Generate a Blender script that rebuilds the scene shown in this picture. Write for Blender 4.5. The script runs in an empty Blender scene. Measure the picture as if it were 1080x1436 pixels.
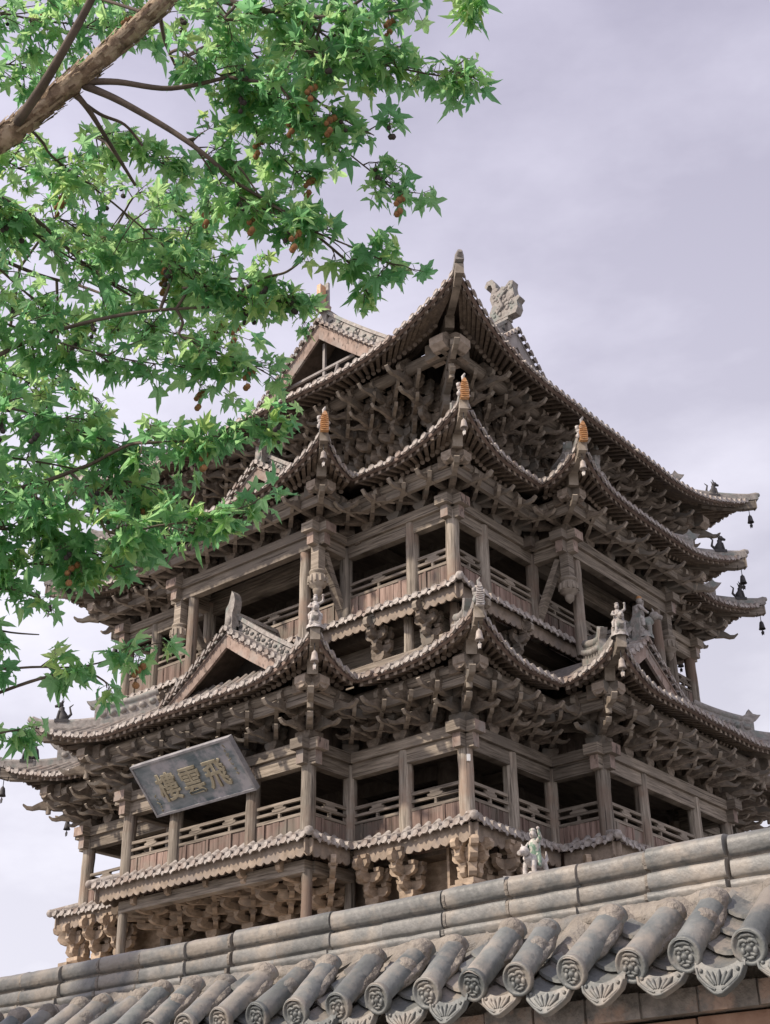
import bpy, math, random
from mathutils import Vector, Matrix
random.seed(7)
S = bpy.context.scene
COL = S.collection
PI = math.pi
# ------------------------------------------------------------------ camera
CAM = Vector((18.0374, -22.8880, 1.60))
YAW, PITCH, ROLL, FPX = 2.260298, 0.498434, -0.01327, 1876.386
_f = Vector((math.cos(PITCH)*math.cos(YAW), math.cos(PITCH)*math.sin(YAW), math.sin(PITCH)))
_r = _f.cross(Vector((0, 0, 1))).normalized()
_u = _r.cross(_f)
CR = math.cos(ROLL)*_r + math.sin(ROLL)*_u
CU = -math.sin(ROLL)*_r + math.cos(ROLL)*_u
cd = bpy.data.cameras.new('camera')
cam = bpy.data.objects.new('camera', cd)
COL.objects.link(cam)
cam.matrix_world = Matrix(((CR.x, CU.x, -_f.x, CAM.x), (CR.y, CU.y, -_f.y, CAM.y), (CR.z, CU.z, -_f.z, CAM.z), (0, 0, 0, 1)))
cd.sensor_fit = 'VERTICAL'
cd.sensor_height = 24
cd.lens = FPX/1436*24
cd.clip_start = 0.05
cd.clip_end = 3000
S.camera = cam
# ------------------------------------------------------------------ light
SUN_AZ = math.radians(-112)      # direction towards the sun, from +X, ccw
SUN_EL = math.radians(40)
w = bpy.data.worlds.new('World')
S.world = w
w.use_nodes = True
nt = w.node_tree
for n in list(nt.nodes): nt.nodes.remove(n)
N = nt.nodes.new
out = N('ShaderNodeOutputWorld')
sky = N('ShaderNodeTexSky'); sky.sky_type = 'NISHITA'; sky.sun_disc = False
sky.sun_elevation = SUN_EL; sky.sun_rotation = PI/2 - SUN_AZ
b1 = N('ShaderNodeBackground'); b1.inputs['Strength'].default_value = 0.10
nt.links.new(sky.outputs[0], b1.inputs['Color'])
tc = N('ShaderNodeTexCoord')
sep = N('ShaderNodeSeparateXYZ'); nt.links.new(tc.outputs['Generated'], sep.inputs[0])
mp = N('ShaderNodeMapping'); mp.inputs['Scale'].default_value = (2.2, 2.2, 5.0)
nt.links.new(tc.outputs['Generated'], mp.inputs[0])
nz = N('ShaderNodeTexNoise'); nz.inputs['Scale'].default_value = 1.6; nz.inputs['Detail'].default_value = 7; nz.inputs['Roughness'].default_value = 0.55
nt.links.new(mp.outputs[0], nz.inputs['Vector'])
rz = N('ShaderNodeValToRGB')     # cloud deck colour by height above the horizon
e = rz.color_ramp.elements
e[0].position = 0.0; e[0].color = (0.815, 0.80, 0.885, 1)
e[1].position = 0.85; e[1].color = (0.43, 0.41, 0.545, 1)
m_ = rz.color_ramp.elements.new(0.30); m_.color = (0.75, 0.735, 0.84, 1)
m_ = rz.color_ramp.elements.new(0.58); m_.color = (0.62, 0.60, 0.735, 1)
nt.links.new(sep.outputs['Z'], rz.inputs[0])
rc = N('ShaderNodeValToRGB')
rc.color_ramp.elements[0].position = 0.42; rc.color_ramp.elements[0].color = (0.92, 0.915, 0.91, 1)
rc.color_ramp.elements[1].position = 0.66; rc.color_ramp.elements[1].color = (1.22, 1.22, 1.17, 1)
nt.links.new(nz.outputs['Fac'], rc.inputs[0])
mul = N('ShaderNodeMix'); mul.data_type = 'RGBA'; mul.blend_type = 'MULTIPLY'; mul.inputs[0].default_value = 1
nt.links.new(rz.outputs[0], mul.inputs[6]); nt.links.new(rc.outputs[0], mul.inputs[7])
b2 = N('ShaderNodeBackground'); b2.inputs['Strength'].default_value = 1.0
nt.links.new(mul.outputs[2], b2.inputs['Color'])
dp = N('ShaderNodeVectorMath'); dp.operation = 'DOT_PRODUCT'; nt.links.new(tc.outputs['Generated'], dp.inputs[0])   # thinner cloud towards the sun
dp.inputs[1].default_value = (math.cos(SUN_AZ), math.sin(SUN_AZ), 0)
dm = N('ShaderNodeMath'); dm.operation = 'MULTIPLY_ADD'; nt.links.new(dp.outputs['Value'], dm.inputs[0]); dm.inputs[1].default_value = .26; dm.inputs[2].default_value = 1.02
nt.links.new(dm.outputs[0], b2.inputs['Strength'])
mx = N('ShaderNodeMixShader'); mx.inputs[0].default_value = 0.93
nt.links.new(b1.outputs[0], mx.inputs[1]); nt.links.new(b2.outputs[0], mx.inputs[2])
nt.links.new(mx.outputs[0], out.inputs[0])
sl = bpy.data.lights.new('sun', 'SUN'); sl.energy = 3.7; sl.angle = math.radians(2.5); sl.color = (1.0, 0.88, 0.74)
so = bpy.data.objects.new('sun', sl); COL.objects.link(so)
sd = Vector((math.cos(SUN_EL)*math.cos(SUN_AZ), math.cos(SUN_EL)*math.sin(SUN_AZ), math.sin(SUN_EL)))
so.rotation_euler = sd.to_track_quat('Z', 'Y').to_euler()
S.view_settings.view_transform = 'Standard'
S.view_settings.look = 'None'
S.view_settings.gamma = 1
S.view_settings.exposure = 0.34
S.cycles.max_bounces = 8
S.cycles.diffuse_bounces = 5

# ------------------------------------------------------------------ materials
def mat(name, c1, c2, scale=(4, 4, 4), detail=6, rough=0.85, bump=0.25, c3=None, s3=1.3, t3=(0.5, 0.65), spec=0.3, seed=0.0, bscale=None, perobj=0.12, crack=None):
    m = bpy.data.materials.new(name); m.use_nodes = True
    t = m.node_tree; p = t.nodes['Principled BSDF']; L = t.links.new
    p.inputs['Roughness'].default_value = rough
    p.inputs['Specular IOR Level'].default_value = spec
    co = t.nodes.new('ShaderNodeTexCoord'); ma = t.nodes.new('ShaderNodeMapping'); ma.inputs['Scale'].default_value = scale
    ma.inputs['Location'].default_value = (seed, seed*1.7, seed*.6)
    L(co.outputs['Object'], ma.inputs[0])
    oi = t.nodes.new('ShaderNodeObjectInfo')
    ad = t.nodes.new('ShaderNodeVectorMath'); ad.operation = 'ADD'; L(ma.outputs[0], ad.inputs[0])
    ms = t.nodes.new('ShaderNodeMath'); ms.operation = 'MULTIPLY'; ms.inputs[1].default_value = 37.0; L(oi.outputs['Random'], ms.inputs[0]); L(ms.outputs[0], ad.inputs[1])
    nz = t.nodes.new('ShaderNodeTexNoise'); nz.inputs['Scale'].default_value = 1; nz.inputs['Detail'].default_value = detail; nz.inputs['Roughness'].default_value = 0.65
    L(ad.outputs[0], nz.inputs['Vector'])
    r = t.nodes.new('ShaderNodeValToRGB'); r.color_ramp.elements[0].position = 0.32; r.color_ramp.elements[1].position = 0.68
    r.color_ramp.elements[0].color = (*c1, 1); r.color_ramp.elements[1].color = (*c2, 1)
    L(nz.outputs['Fac'], r.inputs[0])
    colr = r.outputs[0]
    if c3:
        n2 = t.nodes.new('ShaderNodeTexNoise'); n2.inputs['Scale'].default_value = s3; n2.inputs['Detail'].default_value = 5; n2.inputs['Roughness'].default_value = 0.6
        a2 = t.nodes.new('ShaderNodeVectorMath'); a2.operation = 'ADD'; L(co.outputs['Object'], a2.inputs[0]); L(ms.outputs[0], a2.inputs[1])
        L(a2.outputs[0], n2.inputs['Vector'])
        r2 = t.nodes.new('ShaderNodeMapRange'); r2.inputs[1].default_value = t3[0]; r2.inputs[2].default_value = t3[1]
        L(n2.outputs['Fac'], r2.inputs[0])
        mm = t.nodes.new('ShaderNodeMix'); mm.data_type = 'RGBA'; L(r2.outputs[0], mm.inputs[0]); L(colr, mm.inputs[6]); mm.inputs[7].default_value = (*c3, 1)
        colr = mm.outputs[2]
    if crack:       # drying cracks along the grain
        mc = t.nodes.new('ShaderNodeMapping'); mc.inputs['Scale'].default_value = crack; L(co.outputs['Object'], mc.inputs[0])
        a3 = t.nodes.new('ShaderNodeVectorMath'); a3.operation = 'ADD'; L(mc.outputs[0], a3.inputs[0]); L(ms.outputs[0], a3.inputs[1])
        n4 = t.nodes.new('ShaderNodeTexNoise'); n4.inputs['Scale'].default_value = 1; n4.inputs['Detail'].default_value = 3; L(a3.outputs[0], n4.inputs['Vector'])
        r4 = t.nodes.new('ShaderNodeMapRange'); r4.inputs[1].default_value = .60; r4.inputs[2].default_value = .68; r4.inputs[4].default_value = .85; L(n4.outputs['Fac'], r4.inputs[0])
        m4 = t.nodes.new('ShaderNodeMix'); m4.data_type = 'RGBA'; L(r4.outputs[0], m4.inputs[0]); L(colr, m4.inputs[6]); m4.inputs[7].default_value = (.05, .04, .032, 1)
        colr = m4.outputs[2]
    if perobj:
        hv = t.nodes.new('ShaderNodeHueSaturation')
        mr = t.nodes.new('ShaderNodeMapRange'); mr.inputs[3].default_value = 1-perobj*1.5; mr.inputs[4].default_value = 1+perobj*1.5
        L(oi.outputs['Random'], mr.inputs[0]); L(mr.outputs[0], hv.inputs['Value']); L(colr, hv.inputs['Color']); colr = hv.outputs[0]
    L(colr, p.inputs['Base Color'])
    if bump:
        b = t.nodes.new('ShaderNodeBump'); b.inputs['Strength'].default_value = bump; b.inputs['Distance'].default_value = 0.02
        src = nz.outputs['Fac']
        if bscale:
            n3 = t.nodes.new('ShaderNodeTexNoise'); n3.inputs['Scale'].default_value = bscale; n3.inputs['Detail'].default_value = 6
            L(co.outputs['Object'], n3.inputs['Vector']); src = n3.outputs['Fac']
        L(src, b.inputs['Height']); L(b.outputs[0], p.inputs['Normal'])
    return m
M = {}
M['col'] = mat('weathered_column_wood', (.105, .088, .07), (.41, .36, .30), (22, 22, 1.2), c3=(.24, .175, .135), s3=1.1, bump=.7, perobj=.2, crack=(30, 30, .7))
M['beam'] = mat('weathered_beam_wood', (.10, .082, .064), (.385, .33, .27), (1.5, 1.5, 26), c3=(.21, .18, .15), s3=.8, bump=.6, perobj=.18, crack=(.8, .8, 30))
M['board'] = mat('reddish_board_wood', (.11, .073, .058), (.31, .225, .19), (13, 13, .9), c3=(.20, .175, .145), s3=1.5, bump=.5, perobj=.22, crack=(26, 26, .6))
M['brk'] = mat('bracket_wood', (.085, .069, .053), (.28, .23, .185), (6, 6, 11), c3=(.17, .155, .135), s3=1.6, bump=.5)
M['brkpale'] = mat('pale_bracket_edge', (.20, .17, .135), (.37, .32, .265), (6, 6, 6), bump=.3)
M['brklit'] = mat('bounce_lit_bracket_wood', (.23, .175, .125), (.50, .39, .29), (6, 6, 11), c3=(.26, .21, .165), s3=1.6, bump=.5)  # brighter copy of the bracket wood, with warm ground-bounce light painted in
M['raft'] = mat('rafter_wood', (.105, .082, .063), (.27, .215, .165), (9, 9, 9), c3=(.17, .14, .12), s3=2, bump=.3)
M['raftend'] = mat('rafter_end_wood', (.22, .18, .145), (.40, .33, .27), (9, 9, 9), bump=.2)
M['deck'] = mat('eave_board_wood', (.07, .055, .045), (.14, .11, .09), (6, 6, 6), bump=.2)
M['tile'] = mat('grey_roof_tile', (.15, .135, .12), (.31, .28, .255), (9, 9, 9), c3=(.27, .22, .19), s3=2.5, bump=.3)
M['tileedge'] = mat('pale_eave_tile', (.20, .178, .16), (.50, .46, .425), (11, 11, 11), c3=(.26, .21, .18), s3=2.5, bump=.3)
M['tiledark'] = mat('dark_eave_tile', (.13, .125, .115), (.26, .245, .225), (11, 11, 11), c3=(.17, .14, .12), s3=2.5, bump=.3)
M['fascia'] = mat('eave_fascia_wood', (.16, .115, .095), (.30, .23, .195), (5, 5, 14), bump=.3)
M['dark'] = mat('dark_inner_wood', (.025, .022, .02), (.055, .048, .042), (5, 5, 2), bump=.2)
M['ceil'] = mat('ceiling_plank_wood', (.08, .066, .054), (.17, .14, .115), (9, 2, 5), bump=.2)
M['orange'] = mat('orange_glaze', (.36, .17, .065), (.54, .29, .12), (14, 14, 14), rough=.4, bump=.2, spec=.5, c3=(.5, .36, .24), s3=6, t3=(.55, .7))
M['white'] = mat('chalky_white_glaze', (.27, .245, .225), (.56, .53, .50), (12, 12, 12), rough=.5, bump=.4, c3=(.33, .27, .24), s3=7, t3=(.52, .66))
M['green'] = mat('green_glaze', (.07, .13, .09), (.18, .26, .19), (12, 12, 12), rough=.35, bump=.3, c3=(.42, .39, .35), s3=9, t3=(.47, .56))
M['ridge'] = mat('ridge_ceramic', (.20, .18, .165), (.40, .37, .34), (12, 12, 12), rough=.7, bump=.4, c3=(.22, .24, .22), s3=4, t3=(.5, .65))
M['pinkwood'] = mat('pinkish_bargeboard', (.20, .145, .12), (.38, .295, .25), (7, 7, 5), c3=(.28, .25, .225), s3=1.8, bump=.4, crack=(14, 14, 5))
M['greywood'] = mat('grey_bargeboard', (.22, .20, .19), (.36, .335, .32), (5, 5, 3), bump=.3)
M['relief'] = mat('dark_relief', (.05, .05, .05), (.12, .12, .115), (16, 16, 16), bump=.3)
M['iron'] = mat('dark_iron', (.03, .03, .033), (.07, .065, .065), (12, 12, 12), rough=.6, bump=.2)
M['bellpale'] = mat('rusty_pale_iron', (.26, .22, .19), (.42, .37, .33), (14, 14, 14), rough=.6, bump=.3)
M['plq'] = mat('blue_grey_plaque_paint', (.09, .125, .14), (.30, .32, .34), (1.6, 6, 6), c3=(.37, .36, .385), s3=2.2, t3=(.5, .62), rough=.6, bump=.2, perobj=0, detail=9)
M['plqrim'] = mat('plaque_rim_paint', (.20, .20, .21), (.36, .35, .36), (5, 5, 5), rough=.6, bump=.2, perobj=0)
M['gold'] = mat('faded_gilding', (.25, .22, .155), (.40, .36, .265), (9, 9, 9), rough=.55, bump=.3, perobj=0)
M['brick'] = None
M['whiteplastic'] = mat('white_box_plastic', (.6, .6, .6), (.7, .7, .7), bump=0, perobj=0)

def wall_tile_mat(name, g1, g2, c3, c4, seed):
    m = mat(name, g1, g2, (7, 7, 7), c3=c3, s3=4.2, t3=(.47, .62), rough=.5, bump=.25, spec=.5, seed=seed, bscale=38, perobj=.10)
    t = m.node_tree; p = t.nodes['Principled BSDF']; L = t.links.new
    src = p.inputs['Base Color'].links[0].from_socket
    co = t.nodes.new('ShaderNodeTexCoord')
    n = t.nodes.new('ShaderNodeTexNoise'); n.inputs['Scale'].default_value = 11; n.inputs['Detail'].default_value = 8; n.inputs['Roughness'].default_value = .7
    L(co.outputs['Object'], n.inputs['Vector'])
    r = t.nodes.new('ShaderNodeMapRange'); r.inputs[1].default_value = .56; r.inputs[2].default_value = .66; r.inputs[4].default_value = .8
    L(n.outputs['Fac'], r.inputs[0])
    mm = t.nodes.new('ShaderNodeMix'); mm.data_type = 'RGBA'; L(r.outputs[0], mm.inputs[0]); L(src, mm.inputs[6]); mm.inputs[7].default_value = (*c4, 1)
    L(mm.outputs[2], p.inputs['Base Color'])
    return m
M['wtile'] = wall_tile_mat('grey_clay_tile', (.085, .096, .096), (.195, .20, .19), (.27, .24, .205), (.06, .07, .072), 1)
M['wridge'] = wall_tile_mat('grey_clay_ridge', (.105, .11, .107), (.225, .218, .205), (.275, .245, .21), (.12, .125, .125), 5)
M['wmort'] = mat('crumbly_lime_mortar', (.165, .145, .125), (.32, .285, .245), (9, 9, 9), bump=.9, c3=(.19, .185, .175), s3=5, t3=(.5, .66), perobj=.05, bscale=45)
M['wbrick'] = mat('grey_wall_brick', (.12, .112, .10), (.30, .265, .23), (14, 14, 14), c3=(.36, .26, .20), s3=7, t3=(.48, .60), bump=.7, perobj=.1, bscale=40)
M['wred'] = mat('reddish_brick_course', (.26, .15, .10), (.42, .27, .19), (8, 8, 8), bump=.5, perobj=.05)
M['ground'] = mat('stone_paving', (.18, .172, .16), (.29, .28, .26), (.8, .8, .8), bump=.2, perobj=0)
M['bark'] = mat('plane_tree_bark', (.13, .09, .06), (.38, .28, .19), (18, 18, 18), c3=(.42, .33, .23), s3=9, t3=(.5, .56), bump=1.0, perobj=0)
M['twig'] = mat('dark_twig_bark', (.07, .055, .045), (.16, .125, .10), (9, 9, 9), bump=.3, perobj=0)
M['seed'] = mat('dark_seed_ball', (.035, .03, .03), (.08, .065, .06), (40, 40, 40), bump=.5)
M['tassel'] = mat('brown_seed_tassel', (.22, .10, .04), (.36, .19, .09), (40, 40, 40), bump=.5)

def leaf_mat(name, c, tr):
    m = bpy.data.materials.new(name); m.use_nodes = True
    t = m.node_tree; L = t.links.new
    p = t.nodes['Principled BSDF']; p.inputs['Roughness'].default_value = .45; p.inputs['Specular IOR Level'].default_value = .35
    co = t.nodes.new('ShaderNodeTexCoord'); nz = t.nodes.new('ShaderNodeTexNoise'); nz.inputs['Scale'].default_value = 5; nz.inputs['Detail'].default_value = 4
    L(co.outputs['Object'], nz.inputs['Vector'])
    r = t.nodes.new('ShaderNodeValToRGB'); r.color_ramp.elements[0].position = .35; r.color_ramp.elements[1].position = .65
    r.color_ramp.elements[0].color = (c[0]*.75, c[1]*.78, c[2]*.8, 1); r.color_ramp.elements[1].color = (c[0]*1.25, c[1]*1.18, c[2]*1.15, 1)
    L(nz.outputs['Fac'], r.inputs[0]); L(r.outputs[0], p.inputs['Base Color'])
    tl = t.nodes.new('ShaderNodeBsdfTranslucent'); tl.inputs[0].default_value = (*tr, 1)
    ad = t.nodes.new('ShaderNodeMixShader'); ad.inputs[0].default_value = .65
    L(p.outputs[0], ad.inputs[1]); L(tl.outputs[0], ad.inputs[2])
    L(ad.outputs[0], t.nodes['Material Output'].inputs[0])
    return m
LEAF = [leaf_mat('green_leaf', (.125, .27, .125), (.40, .70, .32)),
        leaf_mat('deep_green_leaf', (.09, .22, .11), (.27, .58, .26)),
        leaf_mat('light_green_leaf', (.18, .34, .14), (.56, .82, .36)),
        leaf_mat('yellow_green_leaf', (.24, .37, .13), (.60, .78, .30))]

# ------------------------------------------------------------------ mesh builder
class MB:
    def __init__(s): s.v = []; s.f = []; s.mi = []; s.sm = []
    def add(s, vs, fs, mi=0, smooth=False):
        o = len(s.v); s.v.extend([tuple(x) for x in vs])
        for f in fs:
            s.f.append([i+o for i in f]); s.mi.append(mi); s.sm.append(smooth)
    def box(s, a, b, mi=0):
        x0, y0, z0 = a; x1, y1, z1 = b
        vs = [(x0, y0, z0), (x1, y0, z0), (x1, y1, z0), (x0, y1, z0), (x0, y0, z1), (x1, y0, z1), (x1, y1, z1), (x0, y1, z1)]
        s.add(vs, [(0, 3, 2, 1), (4, 5, 6, 7), (0, 1, 5, 4), (1, 2, 6, 5), (2, 3, 7, 6), (3, 0, 4, 7)], mi)
    def bar(s, p, q, w, h, up=(0, 0, 1), mi=0, w2=None, h2=None, endmi=None):
        p = Vector(p); q = Vector(q); d = (q-p).normalized(); u = Vector(up)
        sx = d.cross(u)
        if sx.length < 1e-5: sx = d.cross(Vector((1, 0, 0)))
        sx.normalize(); u = sx.cross(d)
        w2 = w if w2 is None else w2; h2 = h if h2 is None else h2
        vs = []
        for c, ww, hh in ((p, w, h), (q, w2, h2)):
            for a, b in ((-1, -1), (1, -1), (1, 1), (-1, 1)): vs.append(c+sx*a*ww/2+u*b*hh/2)
        s.add(vs, [(0, 1, 5, 4), (1, 2, 6, 5), (2, 3, 7, 6), (3, 0, 4, 7), (0, 3, 2, 1)], mi)
        s.add(vs[4:], [(0, 1, 2, 3)], mi if endmi is None else endmi)
    def tube(s, pts, rs, n=8, mi=0, caps=True, smooth=True, capmi=None):
        pts = [Vector(p) for p in pts]
        if not hasattr(rs, '__len__'): rs = [rs]*len(pts)
        vs = []; up = Vector((0, 0, 1))
        ref = None
        for i, p in enumerate(pts):
            d = (pts[min(i+1, len(pts)-1)]-pts[max(i-1, 0)]).normalized()
            if ref is None:
                ref = d.cross(Vector((0, 0, 1)));
                if ref.length < .05: ref = Vector((1, 0, 0))
            ref = (ref-d*ref.dot(d)).normalized()
            y = d.cross(ref)
            for k in range(n):
                t = 2*PI*k/n; vs.append(p+(ref*math.cos(t)+y*math.sin(t))*rs[i])
        fs = []
        for i in range(len(pts)-1):
            for k in range(n):
                a = i*n+k; b = i*n+(k+1) % n
                fs.append((a, b, b+n, a+n))
        s.add(vs, fs, mi, smooth)
        if caps:
            cm = mi if capmi is None else capmi
            s.add(vs[:n], [tuple(range(n))[::-1]], cm); s.add(vs[-n:], [tuple(range(n))], cm)
    def prism(s, prof, o, ax, ay, th, mi=0, sidemi=None):
        # 2d profile (list of (x,y)) in plane o + x*ax + y*ay, extruded symmetric along normal by th
        ax = Vector(ax); ay = Vector(ay); nn = ax.cross(ay).normalized(); o = Vector(o); n = len(prof)
        vs = [o+ax*x+ay*y-nn*th/2 for x, y in prof]+[o+ax*x+ay*y+nn*th/2 for x, y in prof]
        s.add(vs, [tuple(range(n))[::-1], tuple(range(n, 2*n))], mi)
        s.add(vs, [(i, (i+1) % n, (i+1) % n+n, i+n) for i in range(n)], mi if sidemi is None else sidemi)
    def lathe(s, prof, o, n=12, mi=0, axis=(0, 0, 1), smooth=True):
        ax = Vector(axis).normalized(); a = ax.orthogonal().normalized(); b = ax.cross(a); o = Vector(o)
        vs = []
        for r, z in prof:
            for k in range(n):
                t = 2*PI*k/n; vs.append(o+ax*z+(a*math.cos(t)+b*math.sin(t))*r)
        fs = []
        for i in range(len(prof)-1):
            for k in range(n):
                p = i*n+k; q = i*n+(k+1) % n; fs.append((p, q, q+n, p+n))
        s.add(vs, fs, mi, smooth)
    def ball(s, o, r, n=8, mi=0, sc=(1, 1, 1)):
        o = Vector(o); vs = []; m = n//2
        for i in range(m+1):
            ph = PI*i/m
            for k in range(n):
                t = 2*PI*k/n; vs.append(o+Vector((r*sc[0]*math.sin(ph)*math.cos(t), r*sc[1]*math.sin(ph)*math.sin(t), -r*sc[2]*math.cos(ph))))
        fs = [(i*n+k, i*n+(k+1) % n, (i+1)*n+(k+1) % n, (i+1)*n+k) for i in range(m) for k in range(n)]
        s.add(vs, fs, mi, True)
    def mesh(s, name, mats):
        me = bpy.data.meshes.new(name); me.from_pydata(s.v, [], s.f)
        for m in mats: me.materials.append(m)
        me.polygons.foreach_set('material_index', s.mi); me.polygons.foreach_set('use_smooth', s.sm); me.update()
        return me
def obj(name, me, parent=None, loc=(0, 0, 0), rz=0.0):
    if isinstance(me, tuple): me = me[0].mesh(name, me[1])
    o = bpy.data.objects.new(name, me); COL.objects.link(o)
    o.location = loc; o.rotation_euler = (0, 0, rz)
    if parent: o.parent = parent
    return o
def thing(name, label, cat, loc=(0, 0, 0), rz=0.0, group=None):
    o = obj(name, None, None, loc, rz); o['label'] = label; o['category'] = cat
    if group: o['group'] = group
    return o
def struct(o): o['kind'] = 'structure'; return o
def V(*a): return Vector(a)
def rot4(p, k):
    x, y, z = p
    for _ in range(k % 4): x, y = -y, x
    return Vector((x, y, z))
def px(x, y, d):
    r = (_f+CR*((x-540)/FPX)-CU*((y-718)/FPX)).normalized()
    return CAM+r*d
from mathutils import noise
# ================================================================== ground
g = MB(); g.add([(-900, -900, 0), (900, -900, 0), (900, 900, 0), (-900, 900, 0)], [(0, 1, 2, 3)])
struct(obj('ground', (g, [M['ground']])))

# ================================================================== the pagoda
T = thing('timber_pagoda', 'weathered multi-storey timber pagoda with tiers of upturned tiled eaves behind the tiled wall', 'pagoda')
A_, C_, P_ = 5.0, 2.378, 1.107
AB, CB, PB = 4.668, 1.985, 0.844
AC = 3.9
def side_path(a, c, p):
    if p > 0:
        return [((-a, -a), 1), ((-c, -a), 0), ((-c, -a-p), 1), ((c, -a-p), 1), ((c, -a), 0), ((a, -a), 1)]
    return [((-a, -a), 1), ((a, -a), 1)]
class Edge:
    def __init__(s, v0, k0, v1, k1, R):
        s.v0 = V(v0[0], v0[1], 0); s.v1 = V(v1[0], v1[1], 0); s.k0 = k0; s.k1 = k1; s.R = R
        d = s.v1-s.v0; s.L = d.length; s.e = d/s.L; s.o = V(s.e.y, -s.e.x, 0)
    def lim(s, f):
        R = s.R; q = R['qin']+f*(R['ov']-R['qin']); qq = q+(R['t']-R['ov'])*f
        return (-qq if s.k0 else q), (s.L+qq if s.k1 else s.L-q), q
    def pt(s, f, x, dz=0.0):
        R = s.R; s0, s1, q = s.lim(f); D = R['D'] if s.L > 2 else R['D2']
        la = max(0, 1-(x-s0)/D)**R['ex'] if s.k0 else 0
        lb = max(0, 1-(s1-x)/D)**R['ex'] if s.k1 else 0
        l = min(1, la+lb)
        ch = (R['t']-R['ov'])*l*f
        z = R['z']+R['lift']*l*max(f, 0)**1.6+R['H']*(.48*(1-f)+.52*(1-f)**2)
        P = s.v0+s.e*x+s.o*(q+ch)
        return P+V(0, 0, z+dz+noise.noise(P*.8)*.035*min(1, f+.2))
    def fq(s, q): return (q-s.R['qin'])/(s.R['ov']-s.R['qin'])
def hip_pt(R, q, dz=0.0):       # corner frame: vertex at origin, diagonal (1,-1)
    t, ov, qin = R['t'], R['ov'], R['qin']
    # q here is the distance along each axis; solve f so that q0+(t-ov)f = q
    f = (q-qin)/(ov-qin+t-ov)
    z = R['z']+R['lift']*max(f, 0)**1.6+R['H']*(.48*(1-f)+.52*(1-f)**2)
    return V(q, -q, z+dz)

def tile_row(mb, pts, e, r, mi, endmi, o):
    n = 6; vs = []
    for p in pts:
        for k in range(n+1):
            t = PI*k/n; vs.append(p+e*math.cos(t)*r+V(0, 0, 1)*(math.sin(t)*r*1.05+.015))
    fs = []
    for i in range(len(pts)-1):
        for k in range(n):
            a = i*(n+1)+k; fs.append((a, a+1, a+n+2, a+n+1))
    mb.add(vs, fs, mi, True)
    # round end disc
    c = pts[0]+V(0, 0, .022)+o*.012; m = 10; up = (V(0, 0, 1)+o*-.2).normalized()
    ring = [c+(e*math.cos(2*PI*k/m)+up*math.sin(2*PI*k/m))*r*1.14 for k in range(m)]
    back = [x-o*.05 for x in ring]; ri = [c+o*.0+(e*math.cos(2*PI*k/m)+up*math.sin(2*PI*k/m))*r*.72 for k in range(m)]
    mb.add(ring+back, [(k, k+m, (k+1) % m+m, (k+1) % m) for k in range(m)], endmi)
    ri2 = [x-o*.012 for x in ri]
    mb.add(ring+ri2, [(k, (k+1) % m, (k+1) % m+m, k+m) for k in range(m)], endmi)
    mb.add(ri2, [tuple(range(m))], endmi)
def drip(mb, p, e, o, w, h, mi):
    dn = (V(0, 0, -1)+o*.25).normalized()
    prof = [(-w/2, .03), (-w/2, -.01), (-w*.42, -h*.45), (-w*.2, -h*.6), (0, -h), (w*.2, -h*.6), (w*.42, -h*.45), (w/2, -.01), (w/2, .03), (w*.2, -.015), (-w*.2, -.015)]
    j = random.uniform(-.012, .012)
    mb.prism(prof, p+V(0, 0, .02+j), e, -dn, .018, mi)

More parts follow.
